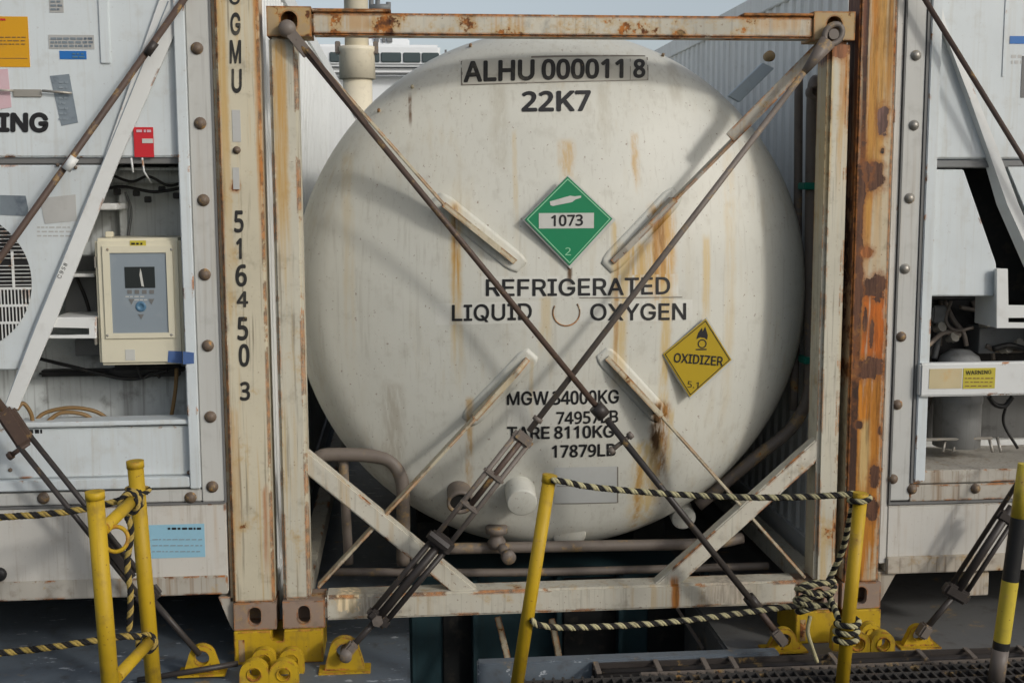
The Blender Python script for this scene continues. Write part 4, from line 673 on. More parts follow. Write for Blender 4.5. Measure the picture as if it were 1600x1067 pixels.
pj = MB(); pxb(pj, 100, 400, 150, 495, 0.30, 0.1); pxb(pj, 117, 530, 155, 556, 0.28, 0.1); obj('dark_box', pj, 'compr', LR)
obj('recess_divider', pxb(MB(), 186, 262, 198, 400, 0.34, 0.06), 'recess', LR)
for pts in ([(52, 662, 0.1), (70, 645, 0.12), (110, 637, 0.14), (150, 643, 0.16), (178, 662, 0.18)], [(70, 662, 0.06), (95, 645, 0.08), (130, 647, 0.1), (150, 660, 0.12)], [(26, 640, 0.02), (36, 630, 0.04), (48, 645, 0.05), (52, 665, 0.06)], [(276, 575, 0.2), (274, 610, 0.2), (266, 662, 0.2)]):
    obj('hose', MB().tube(spline([U(*p) for p in pts], 8), 0.0085, 10), 'hose', LR)
lp = obj('lower_panel', MB().box(xs_, ux1-0.004, yp, yp+0.03, sz(140, 745, yp), sz(140, 668, yp), 0.005).box(sx(28, 662, yp), ux1-0.002, yp-0.022, yp+0.1, sz(140, 664, yp), sz(140, 657, yp), 0.003), 'reefer', LR)
for px, py in ((15, 708), (16, 734), (295, 738)): obj('screw', MB().lathe(U(px, py, yp), (0, -1, 0), [(0, 0.009), (0.005, 0.008), (0.006, 0)], 8), 'bolt', LR)
for px, py in ((90, 258), (118, 262), (292, 50)): obj('screw', MB().lathe(U(px, py, yp), (0, -1, 0), [(0, 0.008), (0.006, 0.007), (0.007, 0)], 8), 'bolt', LR)
scribble('stamped_text', 40, 670, 68, 678, yp, 'ink', lp, 1, 6, 3)
for pts, r_, m_ in (([(150, 300, 0.30), (190, 292, 0.28), (240, 300, 0.27), (284, 294, 0.28)], 0.007, 'rubber_and_shade'), ([(170, 272, 0.25), (205, 284, 0.24), (232, 276, 0.22), (262, 290, 0.24), (284, 286, 0.26)], 0.006, 'rubber_and_shade'), ([(196, 300, 0.33), (205, 330, 0.34), (200, 370, 0.33)], 0.006, 'compr'), ([(120, 434, 0.3), (135, 470, 0.3), (148, 520, 0.3)], 0.008, 'rubber_and_shade'), ([(60, 560, 0.3), (110, 572, 0.26), (200, 592, 0.25), (262, 578, 0.22)], 0.008, 'rubber_and_shade'), ([(215, 572, 0.2), (222, 590, 0.22), (238, 582, 0.24), (250, 590, 0.25)], 0.006, 'rubber_and_shade')):
    obj('cable', MB().tube(spline([U(*p) for p in pts], 8), r_, 8), m_, LR)
for px, py in ((182, 300), (212, 302), (230, 312), (252, 296), (275, 306)): obj('junction', pxb(MB(), px-5, py-5, px+5, py+5, 0.28, 0.03, 0.003), 'rubber_and_shade', LR)
# controller box
yc = 0.055
cb = MB(); pxb(cb, 151, 372, 285, 570, yc, 0.26, 0.012); pxb(cb, 164, 371, 176, 362, yc+0.06, 0.03)
ct = obj('controller_box', cb, 'cream', LR)
fr = MB(); fr.ring(rect_ring(*[pxbox(163, 384, 272, 528, yc, 0)[i] for i in (0, 1, 4, 5)], n=32), rect_ring(*[pxbox(174, 395, 262, 520, yc, 0)[i] for i in (0, 1, 4, 5)], n=32), yc-0.008, yc+0.002); obj('bezel', fr, 'cream', ct)
decal('keypad', 173, 394, 263, 521, yc, 'greyface', ct)
decal('display', 195, 417, 242, 450, yc-0.002, 'screen', ct)
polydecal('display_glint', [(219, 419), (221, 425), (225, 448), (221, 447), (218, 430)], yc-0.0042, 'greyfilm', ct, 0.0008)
for k in range(4): obj('key', pxb(MB(), 199+k*11.5, 453, 206+k*11.5, 459, yc-0.004, 0.002, 0), 'seal', ct)
for px in (201, 232): obj('arrow_key', pxpoly(MB(), [(px, 467), (px+9, 467), (px+4.5, 476)], yc-0.004, 0.002, 0), 'seal', ct)
obj('arrow_key', pxpoly(MB(), [(216, 491), (225, 491), (220.5, 499)], yc-0.004, 0.002, 0), 'seal', ct)
q = U(220, 479, yc-0.004); obj('round_key', MB().lathe((q.x, q.y+0.002, q.z), (0, -1, 0), [(0, 0.022), (0.003, 0.021), (0.003, 0.011), (0.001, 0.010), (0.001, 0)], 20), 'keyblue', ct)
decal('yellow_label', 203, 376, 228, 386, yc, 'ylabel', ct); scribble('label_print', 205, 378, 226, 384, yc-0.003, 'ink', ct, 1, 3, 9)
for px, py in ((168, 390), (268, 390), (168, 524), (268, 523)): obj('screw', MB().lathe(U(px, py, yc-0.008), (0, -1, 0), [(0, 0.006), (0.002, 0.005), (0.0025, 0)], 8), 'boltz', ct)
for py in (410, 530): obj('hinge', pxb(MB(), 147, py-9, 151, py+9, yc+0.01, 0.03, 0.002), 'boltz', ct)
scribble('label_print', 196, 462, 228, 465, yc-0.002, 'greyfilm', ct, 1, 1.4, 41); scribble('label_print', 210, 467, 230, 470, yc-0.002, 'greyfilm', ct, 1, 1.4, 42)
decal('white_tag', 196, 546, 211, 563, yc, 'greyfilm', ct); polydecal('blue_tape', [(263, 548), (285, 549), (285, 568), (262, 566)], yc, 'bluetape', ct)
polydecal('blue_tape', [(286, 549), (303, 551), (303, 568), (286, 569)], -0.006, 'bluetape', LR)
# labels and lettering on the upper panel
al = decal('amber_label', -60, 26, 45, 105, yp, 'amber', up); scribble('label_print', 0, 56, 40, 72, yp-0.003, 'hose', up, 3, 1.4, 11); scribble('label_print', 0, 28, 12, 34, yp-0.003, 'red', up, 1, 3, 54); decal('label_rule', -58, 91, 43, 92, yp-0.0021, 'hose', up, 0.0008)
polydecal('pink_label', [(-30, 110), (12, 108), (18, 168), (-30, 176)], yp, 'pink', up)
decal('faded_label', 76, 55, 147, 77, yp, 'faded', up); decal('faded_label', 77, -5, 99, 20, yp, 'faded', up)
decal('blue_label', 93, 80, 135, 93, yp, 'blue', up); scribble('label_print', 113, 82, 132, 92, yp-0.003, 'keyblue', up, 2, 2.6, 51); scribble('label_print', 79, 58, 145, 75, yp-0.003, 'foil', up, 3, 3.4, 52); scribble('label_print', 79, 0, 97, 18, yp-0.003, 'foil', up, 3, 3.0, 53)
polydecal('foil_tape', [(78, 119), (108, 116), (122, 192), (96, 197)], yp, 'foil', up); scribble('tape_print', 92, 125, 106, 190, yp-0.004, 'greyface', up, 8, 3, 5)
pl = MB(); pxb(pl, 20, 140, 65, 152, yp-0.006, 0.005, 0.002); pl.tube([U(-20, 141, yp-0.02), U(20, 142, yp-0.02)], 0.005, 8).tube([U(66, 142, yp-0.02), U(112, 146, yp-0.02)], 0.005, 8); obj('handle_bar', pl, 'boltz', up)
lettering('ING', [(-3, 207), (76, 208), (76, 176), (-3, 176)], up, 'ink', 0.075, yp)
rl = MB(); pxb(rl, 209, 199, 240, 246, yp-0.010, 0.003, 0.001); rt = obj('red_label', rl, 'red', LR); decal('label_panel', 222, 217, 239, 224, yp-0.0105, 'greyfilm', rt); scribble('label_print', 213, 202, 236, 208, yp-0.012, 'pink', rt, 1, 4, 2)
obj('clip', MB().tube([U(205, 247, yp-0.02), U(208, 270, yp-0.02)], 0.004, 8).tube([U(222, 247, yp-0.02), U(225, 268, yp-0.02), U(236, 286, yp+0.05)], 0.004, 8), 'white', LR)
# lower frame
low = MB(); low.box(xs_, -1.445, 0.014, 0.16, sz(200, 931, 0.014), sz(200, 788.5, 0.014), 0.006)
lo = obj('front_sill', low, 'reeferlow', LR); obj('sill_edge', MB().box(xs_, -1.446, 0.000, 0.0135, sz(200, 932, 0.006), sz(200, 903, 0.006), 0.004), 'flangelow', LR)
g = MB(); pxpoly(g, [(340, 932), (365, 932), (365, 986), (359, 975)], 0.03, 0.1, 0.003); obj('pocket_gusset', g, 'flangelow', LR)
bl = decal('pale_blue_label', 233, 819, 320, 871, 0.014, 'paleblue', lo); scribble('label_print', 262, 822, 316, 829, 0.0115, 'ink', lo, 1, 3.2, 21); scribble('label_print', 238, 838, 316, 866, 0.0115, 'greyface', lo, 3, 1.3, 22)
pp = MB(); q = U(-2, 898, 0.0); pp.lathe((q.x, 0.012, q.z), (0, -1, 0), [(0, 0.03), (0.01, 0.03), (0.02, 0.022), (0.02, 0)], 16); obj('drain_plug', pp, 'rubber_and_shade', LR)
# post lettering, one letter above the other
for ch, a, b, c_, d_ in (('C', 358, 375, -14, 8), ('G', 360, 376, 20, 56), ('M', 359, 377, 63, 100), ('U', 362, 378, 108, 146), ('5', 366, 381, 329, 364), ('1', 369, 378, 372, 405), ('6', 368, 386, 413, 448), ('4', 370, 388, 455, 480), ('5', 371, 388, 495, 532), ('0', 373, 390, 537, 573), ('3', 375, 391, 596, 626)):
    p0 = LR.children[0]; lettering(ch, [(a, d_), (b, d_), (b, c_), (a, c_)], p0, 'inkworn', 0.045, 0.0, lift=0.002)
q = U(370, 235, 0); obj('bolt', MB().lathe((q.x, 0, q.z), (0, -1, 0), [(0, 0.016), (0.004, 0.016), (0.004, 0.009), (0.014, 0.008), (0.015, 0)], 12), 'bolt', LR)
decal('faded_letter', 363, 172, 376, 222, 0.0, 'faded', LR.children[0]); decal('faded_letter', 364, 262, 374, 296, 0.0, 'faded', LR.children[0])

# ------------------------------------------------------------------ right refrigerated container
RR = thing('refrigerated_container', 'white refrigerated container with heavily rusted orange post and compressor recess', 'container', (2.456, 0, 0), G2)
obj('corner_post', MB().box(RX0+0.003, RX0+0.165, 0.0, 0.15, 0.118, HZ-0.118, 0.008), 'rpost', RR)
for z in (0, HZ-0.118): obj('corner_casting', casting(MB(), RX0, RX0+0.178, z, z+0.118, 0, 0.162), 'cast', RR)
obj('corner_post', MB().box(RX1-0.177, RX1-0.003, 0, 0.15, 0.118, HZ-0.118, 0.008), 'rpost', RR)
for z in (0, HZ-0.118): obj('corner_casting', casting(MB(), RX1-0.178, RX1, z, z+0.118, 0, 0.162), 'cast', RR)
obj('side_wall', corrugated(RX0+0.012, 1, 0.17, 12.0, 0.18, HZ-0.10), 'corr', RR)
obj('top_side_rail', MB().box(RX0+0.002, RX0+0.07, 0.165, 12.03, HZ-0.11, HZ-0.004, 0.004), 'corr', RR); obj('bottom_side_rail', MB().box(RX0+0.002, RX0+0.07, 0.165, 12.03, 0.03, 0.18, 0.004), 'corr', RR)
obj('body', MB().box(RX0+0.075, RX1-0.02, 0.52, 12.19, 0.165, HZ-0.02, 0.01), 'corr', RR)
xe = RX1-0.2
obj('underside_shade', MB().box(RX0+0.075, RX1-0.18, 0.45, 12.1, 0.01, 0.164, 0.004), 'dark', RR)  # same added black box, deepening the shade under this container
a0 = RX0+0.168
obj('post_return', MB().box(a0, a0+0.032, 0.012, 0.15, 0.20, HZ-0.15, 0.003), 'reeferlow', RR)
f0, f1, f2 = a0+0.034, sx(1440, 300), sx(1462, 300)
obj('flange', MB().box(f0+0.006, f1, 0.008, 0.05, sz(1420, 782), HZ-0.15, 0.004), 'flange', RR)
obj('flange', MB().box(f1+0.001, xe, 0.008, 0.05, sz(1500, 782), sz(1500, 757), 0.004), 'flangelow', RR)
obj('seal', MB().box(f0, f0+0.0055, 0.002, 0.04, sz(1420, 785), HZ-0.15, 0).box(f1+0.0005, f1+0.014, 0.002, 0.04, sz(1420, 755), HZ-0.15, 0).box(f0, xe, 0.004, 0.03, sz(1500, 786), sz(1500, 782.5), 0), 'seal', RR)
obj('inner_flange', MB().box(f1+0.0145, f2, -0.006, 0.08, sz(1430, 752), HZ-0.15, 0.004), 'reefer', RR)
for px, py in ((1431, 87), (1428, 196), (1421, 310), (1414, 420), (1408, 526), (1402, 632), (1395, 736), (1425, 752), (1524, 751), (1434, -20)): dome_nut(px, py+12 if py > 735 else py, 0.008, 0.018, 'boltz' if py < 500 else 'bolt', RR)
rp = obj('upper_panel', MB().box(f2+0.002, xe, yp, yp+0.03, sz(1500, 248, yp), HZ-0.15, 0.006).box(sx(1568, 60, yp), sx(1571, 60, yp), yp-0.004, yp+0.005, sz(1570, 120, yp), HZ-0.16, 0.0), 'reefer', RR)
decal('blue_label', 1578, 57, 1640, 69, yp, 'blue', rp); scribble('stamped_text', 1580, 84, 1600, 102, yp, 'faded', rp, 2, 5, 6); decal('blue_label', 1596, 88, 1625, 153, yp, 'seal', rp)
obj('shelf', MB().box(f2+0.002, xe, yp+0.006, 0.5, sz(1500, 262, yp), sz(1500, 251, yp), 0.003), 'compr', RR)
q_ = MB(); pxpoly(q_, [(1446, 265), (1506, 265), (1557, 412), (1557, 463), (1446, 463)], yp+0.01, 0.30, 0.006); obj('baffle_panel', q_, 'reefer', RR)
Ls = [(1440, -30), (1455, 20), (1500, 150), (1534, 240), (1557, 320), (1600, 418), (1680, 590)]; Ms = [(1452, -30), (1468, 30), (1514, 150), (1546, 240), (1574, 320), (1616, 412), (1700, 590)]; Rs = [(1462, -30), (1479, 40), (1526, 150), (1562, 240), (1592, 320), (1630, 404), (1722, 590)]
st = MB(); rows = []
for l_, m_, r2 in zip(Ls, Ms, Rs): rows.append([st.bm.verts.new(v) for v in (U(*l_, 0.055), U(*m_, -0.004), U(*r2, -0.002), U(*r2, 0.012), U(*m_, 0.012), U(*l_, 0.065))])
for A, B in zip(rows, rows[1:]):
    for k in range(6): st.bm.faces.new((A[k], A[(k+1) % 6], B[(k+1) % 6], B[k]))
st.bm.faces.new(rows[0]); st.bm.faces.new(rows[-1][::-1]); obj('diagonal_strap', st, 'white', RR)
obj('recess_gap_shade', pxpoly(MB(), [(1500, 262), (1760, 262), (1760, 470), (1556, 470)], 0.345, 0.05, 0.002), 'dark', RR)  # black sheet painted in for the dark of the open gap
obj('lower_side_panel', pxpoly(MB(), [(1572, 258), (2190, 258), (2190, 560), (1690, 560), (1620, 370)], yp+0.006, 0.03, 0.004), 'reefer', RR)
obj('recess_back', MB().box(f2+0.002, xe, 0.5, 0.515, sz(1500, 720, yp), sz(1500, 250, yp), 0), 'bayback', RR)
obj('machinery_backing', pxb(MB(), 1440, 468, 1700, 566, 0.44, 0.05), 'rubber_and_shade', RR)
obj('recess_jamb', MB().box(f2-0.02, f2+0.0015, 0.081, 0.5, sz(1440, 720, yp), sz(1440, 465, yp), 0.002), 'bayback', RR)
z_ = MB(); pxpoly(z_, [(1557, 420), (1575, 420), (1575, 478), (1680, 478), (1680, 496), (1575, 496), (1575, 505), (1680, 505), (1680, 513), (1557, 513)], 0.0, 0.02, 0.002); pxb(z_, 1557, 420, 1566, 512, 0.0205, 0.2); obj('bracket', z_, 'white', RR)
z_ = MB(); pxb(z_, 1530, 512, 1600, 552, 0.3, 0.15); obj('dark_box', z_, 'compr', RR)
br = MB(); pxb(br, 1438, 566, 1680, 618, -0.03, 0.045, 0.008); bo = obj('guard_bar', br, 'white', RR)
yl = decal('yellow_label', 1505, 575, 1555, 607, -0.03, 'ylabel', bo); scribble('label_print', 1508, 588, 1552, 606, -0.0325, 'hose', bo, 3, 1.5, 31)
lettering('WARNING', [(1509, 586), (1549, 584), (1549, 578), (1509, 579)], bo, 'ink', 0.02, -0.0325, lift=0.0006)
MT['weatherlabel'] = paint('weathered_orange_label', (0.56, 0.47, 0.28), 0.5, 0.6, (0.60, 0.30, 0.06), rust=0.0, bump=0, off=71)
decal('worn_label', 1452, 576, 1503, 607, -0.03, 'weatherlabel', bo)
cx = U(1508, 545, 0.25); r_ = 38/355
obj('compressor', MB().lathe((cx.x, 0.30, sz(1508, 695, 0.30)), (0, 0, 1), [(0, 0), (0, r_), (0.20, r_), (0.21, r_*1.04), (0.23, r_*1.04), (0.24, r_), (0.37, r_*0.98), (0.42, r_*0.8), (0.45, r_*0.4), (0.455, 0)], 28), 'comprl', RR)
ft = MB()
for px in (1478, 1494, 1545, 1558): ft.tube([U(px, 683, 0.24), U(px-5 if px < 1500 else px+6, 706, 0.20)], 0.007, 8)
pxb(ft, 1440, 684, 1552, 688, 0.2, 0.02); obj('compressor_feet', ft, 'boltz', RR)
for pts in ([(1455, 480, 0.3), (1462, 510, 0.3), (1450, 560, 0.3)], [(1475, 470, 0.35), (1490, 500, 0.3), (1505, 520, 0.28), (1510, 540, 0.28)], [(1450, 540, 0.2), (1475, 520, 0.25), (1500, 524, 0.26)], [(1540, 540, 0.3), (1565, 548, 0.3), (1620, 545, 0.3)], [(1545, 620, 0.1), (1555, 632, 0.1), (1570, 634, 0.1), (1582, 620, 0.1)], [(1470, 470, 0.42), (1468, 540, 0.42)], [(1520, 470, 0.42), (1540, 520, 0.4)]):
    obj('pipe', MB().tube(spline([U(*p) for p in pts], 8), 0.011, 10), 'rubber_and_shade' if pts[0][0] in (1545, 1455) else 'pipe', RR)
for pts, r_, m_ in (([(1448, 500, 0.36), (1466, 520, 0.34), (1460, 560, 0.34)], 0.014, 'compr'), ([(1486, 470, 0.3), (1478, 500, 0.28), (1492, 516, 0.26), (1520, 512, 0.26)], 0.008, 'pipe'), ([(1500, 480, 0.36), (1530, 490, 0.36), (1548, 530, 0.34), (1552, 562, 0.34)], 0.010, 'pipe'), ([(1552, 545, 0.22), (1580, 540, 0.22), (1620, 552, 0.22)], 0.014, 'rubber_and_shade'), ([(1450, 640, 0.4), (1458, 600, 0.4), (1452, 560, 0.42)], 0.009, 'pipe'), ([(1575, 625, 0.3), (1568, 660, 0.32), (1590, 700, 0.32)], 0.007, 'rubber_and_shade')):
    obj('pipe', MB().tube(spline([U(*p) for p in pts], 8), r_, 10), m_, RR)
for px, py in ((1468, 512), (1488, 528), (1572, 545), (1590, 538), (1540, 505)): obj('valve_fitting', MB().lathe(U(px, py, 0.26), (0.3, -1, 0.4), [(-0.03, 0), (-0.03, 0.016), (0.0, 0.016), (0.0, 0.024), (0.02, 0.024), (0.02, 0)], 8, False), 'boltz', RR)
obj('pipe_block', pxb(MB(), 1458, 478, 1480, 505, 0.28, 0.06, 0.008), 'compr', RR)
fs = MB(); fs.box(f1+0.015, xe, 0.012, 0.5, sz(1500, 755), sz(1500, 735), 0.004); obj('recess_floor', fs, 'flangelow', RR)
low = MB(); low.box(f0, xe, 0.014, 0.16, sz(1500, 891, 0.014), sz(1500, 787, 0.014), 0.006)
obj('front_sill', low, 'reeferlow', RR); obj('sill_edge', MB().box(f0, xe, -0.004, 0.0135, sz(1500, 892, 0.006), sz(1500, 866, 0.006), 0.004), 'silledge', RR)
g = MB(); pxpoly(g, [(1372, 893), (1402, 893), (1370, 950)], 0.02, 0.1, 0.003); obj('pocket_gusset', g, 'silledge', RR)
obj('lower_bracket', pxb(MB(), 1512, 893, 1545, 930, 0.03, 0.1, 0.004), 'silledge', RR)

# ------------------------------------------------------------------ lashing rods and turnbuckles
GR, GT = 'lashing rods', 'turnbuckles'
def lrod(label, p, q, r, mat, head=None):
    mb = MB(); a, b = U(*p), U(*q); mb.tube([a, b], r, 14)
    t = tag(obj('lashing_rod', mb, mat), label, 'lashing rod', GR)
    return t
# from the top left corner casting down to the right: rod, hook head, collars
A0, A1 = (449, 46, -0.025), (938, 642, -0.125)
t = thing('lashing_rod', 'dark brown lashing rod from the top left frame corner across the dome', 'lashing rod', U(*A1), GR)
obj('rod', MB().tube([U(*A0), U(*A1)], 0.0128, 14), 'rod', t)
hk = MB(); a = U(449, 46, -0.02); ax = (U(*A1)-U(*A0)).normalized(); hk.tube([a-ax*0.03, a+ax*0.06], 0.024, 14).lathe(a+Vector((0, 0.035, 0)), (0, -1, 0), [(0, 0.02), (0.02, 0.034), (0.05, 0.036), (0.07, 0.026), (0.075, 0)], 18).bar(a+ax*0.02+Vector((0, -0.02, 0)), a+ax*0.13, 0.045, 0.02)
obj('hook', hk, 'rodgrey', t)
pl = Vector((U(570, 183, -0.05)-U(480, 72, -0.04))).normalized()
obj('shackle', MB().bar(U(480, 76, -0.048), U(574, 196, -0.06), 0.02, 0.012), 'rod', t)
obj('collar', MB().tube([U(930, 634, -0.124), U(944, 650, -0.126)], 0.032, 14), 'roddark', t)
t = thing('turnbuckle', 'dark turnbuckle running down right from the weight lettering to a yellow lashing eye', 'turnbuckle', U(1222, 1002, -0.14), GT)
a, b = U(944, 650, -0.126), U(1182, 948, -0.150); axd = (b-a).normalized(); sd = axd.cross(Vector((0, -1, 0))).normalized()
obj('frame', MB().tube([a+Vector((0, -0.014, 0))+axd*0.02, b+Vector((0, -0.014, 0))], 0.014, 12).tube([a+Vector((0, 0.016, 0))+axd*0.02, b+Vector((0, 0.016, 0))], 0.014, 12).tube([b-axd*0.06, b+axd*0.01], 0.026, 12), 'roddark', t)
n = U(970, 692, -0.13); obj('handle', MB().tube([n-sd*0.05, n+sd*0.055], 0.010, 10).lathe(n-sd*0.05, -sd, [(-0.012, 0), (-0.01, 0.016), (0.012, 0.016), (0.014, 0)], 10).lathe(n+sd*0.05, sd, [(-0.012, 0), (-0.01, 0.016), (0.012, 0.016), (0.014, 0)], 10), 'rodgrey', t)
obj('screw', MB().tube([b, U(1216, 992, -0.145)], 0.014, 12), 'rod', t)
j = U(1219, 997, -0.145); obj('jaw', MB().bar(j-axd*0.05, j+axd*0.03, 0.045, 0.06, bev=0.008), 'rodgrey', t)
# from the top right corner down to the left
t = thing('lashing_rod', 'grey-brown lashing rod from the top right frame corner across the dome', 'lashing rod', U(826, 672, -0.105), GR)
B0, B1 = U(1302, 54, -0.035), U(826, 674, -0.105); axb = (B1-B0).normalized(); sdb = axb.cross(Vector((0, -1, 0))).normalized()
obj('rod', MB().tube([B0+axb*0.10, B1], 0.0128, 14), 'rodgrey', t)
lp_ = [B0 - axb*0.045*math.cos(R(k)) + sdb*0.034*math.sin(R(k)) for k in range(0, 360, 20)]
obj('hook', MB().tube(lp_+[lp_[0]], 0.013, 10, False).tube([B0+axb*0.04, B0+axb*0.20], [0.036, 0.014], 14).tube([B0+Vector((0, -0.01, 0)), B0+Vector((0, 0.07, 0))], 0.022, 12), 'rodgrey', t)
k = U(1134, 272, -0.06)
obj('collar', MB().tube([U(842, 652, -0.104), U(838, 658, -0.104)], 0.022, 12), 'rodgrey', t)
t = thing('turnbuckle', 'long open two-stage turnbuckle left of the weight lettering on the dome', 'turnbuckle', U(540, 1022, -0.14), GT)
T0, T1, T2, T3 = U(818, 684, -0.105), U(690, 846, -0.12), U(590, 966, -0.13), U(541, 1020, -0.14)
ax = (T2-T0).normalized(); sd = ax.cross(Vector((0, -1, 0))).normalized()
f = MB()
for s in (-1, 1): f.tube([T0+sd*s*0.034, T1+sd*s*0.034], 0.0115, 10)
f.bar(T0-ax*0.02, T0+ax*0.03, 0.095, 0.04, bev=0.012); f.bar(T0.lerp(T1, 0.36)-ax*0.012, T0.lerp(T1, 0.36)+ax*0.016, 0.10, 0.036, bev=0.008); f.bar(T0.lerp(T1, 0.66)-ax*0.012, T0.lerp(T1, 0.66)+ax*0.012, 0.09, 0.03, bev=0.006)
obj('frame', f, 'rodgrey', t)
obj('screw', MB().tube([T0, T0.lerp(T1, 0.64)], 0.013, 12), 'rod', t)
f = MB()
for s in (-1, 1): f.tube([T1+sd*s*0.036, T2+sd*s*0.036], 0.0125, 10)
f.bar(T1-ax*0.03, T1+ax*0.035, 0.11, 0.045, bev=0.010).bar(T2-ax*0.03, T2+ax*0.02, 0.105, 0.05, bev=0.012); obj('frame', f, 'roddark', t)
obj('screw', MB().tube([T1, T2], 0.019, 12).tube([T2, T3], 0.014, 12), 'roddark', t)
obj('nut', MB().lathe(T1+sd*0.02+Vector((0, -0.03, 0)), sd, [(-0.05, 0), (-0.05, 0.02), (0.05, 0.02), (0.05, 0)], 6, False), 'roddark', t)
obj('nut', MB().lathe(T2+sd*0.0+Vector((0, -0.02, 0)), (0, -1, 0), [(0, 0.024), (0.02, 0.024), (0.022, 0)], 6, False), 'rodgrey', t)
obj('jaw', MB().bar(T3-ax*0.06, T3+ax*0.01, 0.042, 0.06, bev=0.008).lathe(T3+Vector((0, -0.045, 0)), (0, 1, 0), [(0, 0), (0, 0.026), (0.09, 0.026), (0.09, 0)], 16), 'rodgrey', t)
# rods over the refrigerated containers
t = thing('lashing_rod', 'brown lashing rod slanting across the left container past the ING lettering', 'lashing rod', U(0, 412, -0.10), GR)
p0, p1 = U(305, -25, -0.04), U(-410, 980, -0.16); obj('rod', MB().tube([p0, p1], 0.0135, 14), 'rod', t); dr = (p1-p0).normalized()
c = U(110, 256, -0.085); obj('sleeve', MB().tube([c-dr*0.03, c+dr*0.03], 0.018, 12), 'white', t); c = U(236, 76, -0.056); obj('collar', MB().tube([c-dr*0.03, c+dr*0.03], 0.0165, 12), 'roddark', t)
t = thing('lashing_rod', 'thin dark lashing rod slanting across the upper right container beside the blue label', 'lashing rod', U(1600, 248, -0.10), GR)
p0, p1 = U(1428, -28, -0.05), U(2056, 990, -0.18); obj('rod', MB().tube([p0, p1], 0.0115, 14), 'rod', t)
t = thing('turnbuckle', 'rusty turnbuckle with two bare bars behind the yellow gate posts', 'turnbuckle', U(318, 1026, -0.14), GT)
L0, L1, L2, L3 = U(6, 640, -0.14), U(42, 694, -0.14), U(232, 930, -0.14), U(312, 1022, -0.14); ax = (L2-L0).normalized(); sd = ax.cross(Vector((0, -1, 0))).normalized()
obj('body', MB().bar(L0, L1, 0.075, 0.05, bev=0.014).tube([L0-ax*2.1, L0], 0.016, 12), 'rod', t); f = MB()
for s in (-1, 1): f.tube([L1+sd*s*0.030-ax*0.02, L2+sd*s*0.030], 0.0115, 10)
f.bar(L2-ax*0.03, L2+ax*0.03, 0.10, 0.05, bev=0.01).bar(L1.lerp(L2, 0.62)-ax*0.04, L1.lerp(L2, 0.62)+ax*0.2, 0.05, 0.03, bev=0.01); obj('frame', f, 'roddark', t)
q = L1+sd*0.045; obj('handle', MB().tube([L1-sd*0.01, L1+sd*0.075], 0.010, 10).lathe(L1+sd*0.07, sd, [(0, 0.016), (0.02, 0.016), (0.02, 0)], 10), 'rod', t)
obj('screw', MB().tube([L2, L3], 0.013, 12), 'roddark', t)
t = thing('turnbuckle', 'dark open turnbuckle leaning in front of the right container beside the striped post', 'turnbuckle', U(1440, 992, -0.12), GT)
L0, L1, L2, L3 = U(1606, 744, -0.16), U(1572, 806, -0.155), U(1494, 926, -0.14), U(1440, 990, -0.12); ax = (L2-L1).normalized(); sd = ax.cross(Vector((0, -1, 0))).normalized(); f = MB()
for s in (-1, 1): f.tube([L1+sd*s*0.040-ax*(2.5 if s > 0 else 0.03), L2+sd*s*0.040], 0.0105, 10)
f.bar(L2-ax*0.03, L2+ax*0.03, 0.125, 0.05, bev=0.012).bar(L1-ax*0.02, L1+ax*0.03, 0.09, 0.045, bev=0.01); obj('frame', f, 'roddark', t)
obj('screw', MB().tube([L1-ax*0.05, L2], 0.018, 12).tube([L2, L3], 0.014, 12), 'roddark', t); obj('jaw', MB().bar(L3-ax*0.05, L3+ax*0.015, 0.045, 0.06, bev=0.008), 'rodgrey', t)

# ------------------------------------------------------------------ yellow lashing points and foundations
def outline(poly, c, n=32):
    out = []
    for k in range(n):
        a = 2*math.pi*k/n; d = (math.cos(a), math.sin(a)); best = 1e9
        for i in range(len(poly)):
            x1, z1 = poly[i][0]-c[0], poly[i][1]-c[1]; x2, z2 = poly[(i+1) % len(poly)][0]-c[0], poly[(i+1) % len(poly)][1]-c[1]
            ex, ez = x2-x1, z2-z1; den = d[0]*ez-d[1]*ex
            if abs(den) < 1e-12: continue
            tt = (x1*ez-z1*ex)/den; u = (x1*d[1]-z1*d[0])/den
            if tt > 0 and -1e-6 <= u <= 1+1e-6: best = min(best, tt)
        out.append((c[0]+d[0]*best, c[1]+d[1]*best))
    return out
def eye_plate(mb, cx, cz, r, x0, x1, zb, hole, y0, y1):
    poly = [(x0, zb), (x1, zb)] + [(cx+r*math.cos(R(a)), cz+r*math.sin(R(a))) for a in range(10, 171, 10)]
    mb.ring(outline(poly, (cx, cz)), circ(cx, cz, hole, 32), y0, y1)
GE = 'yellow lashing eyes'
def padeye(label, px, py, half, basepx, rpx, holepx, y, lean=0):
    c = U(px, py, y); zb = U(px, basepx, y).z; w = half/385
    mb = MB(); eye_plate(mb, c.x, c.z, rpx/385, c.x-w, c.x+w, zb, holepx/385, y, y+0.035)
    mb.box(c.x-w-0.02, c.x+w+0.02, y-0.03, y+0.07, zb-0.004, zb+0.006, 0.002)
    return tag(obj('lashing_eye', mb, 'yellow'), label, 'lashing eye', GE)
padeye('single yellow lashing eye on the deck holding the foot of the two-stage turnbuckle', 538, 1018, 34, 1048, 24, 13, -0.13)
padeye('single yellow lashing eye on the deck behind the gate, holding the left turnbuckle', 315, 1028, 30, 1052, 21, 12, -0.13)
padeye('single yellow lashing eye right of the dark gap, under the rod from the top left', 1226, 1000, 30, 1016, 20, 11, -0.125)
padeye('single yellow lashing eye in front of the right container, under the leaning dark turnbuckle', 1436, 992, 28, 1010, 17, 10, -0.10)
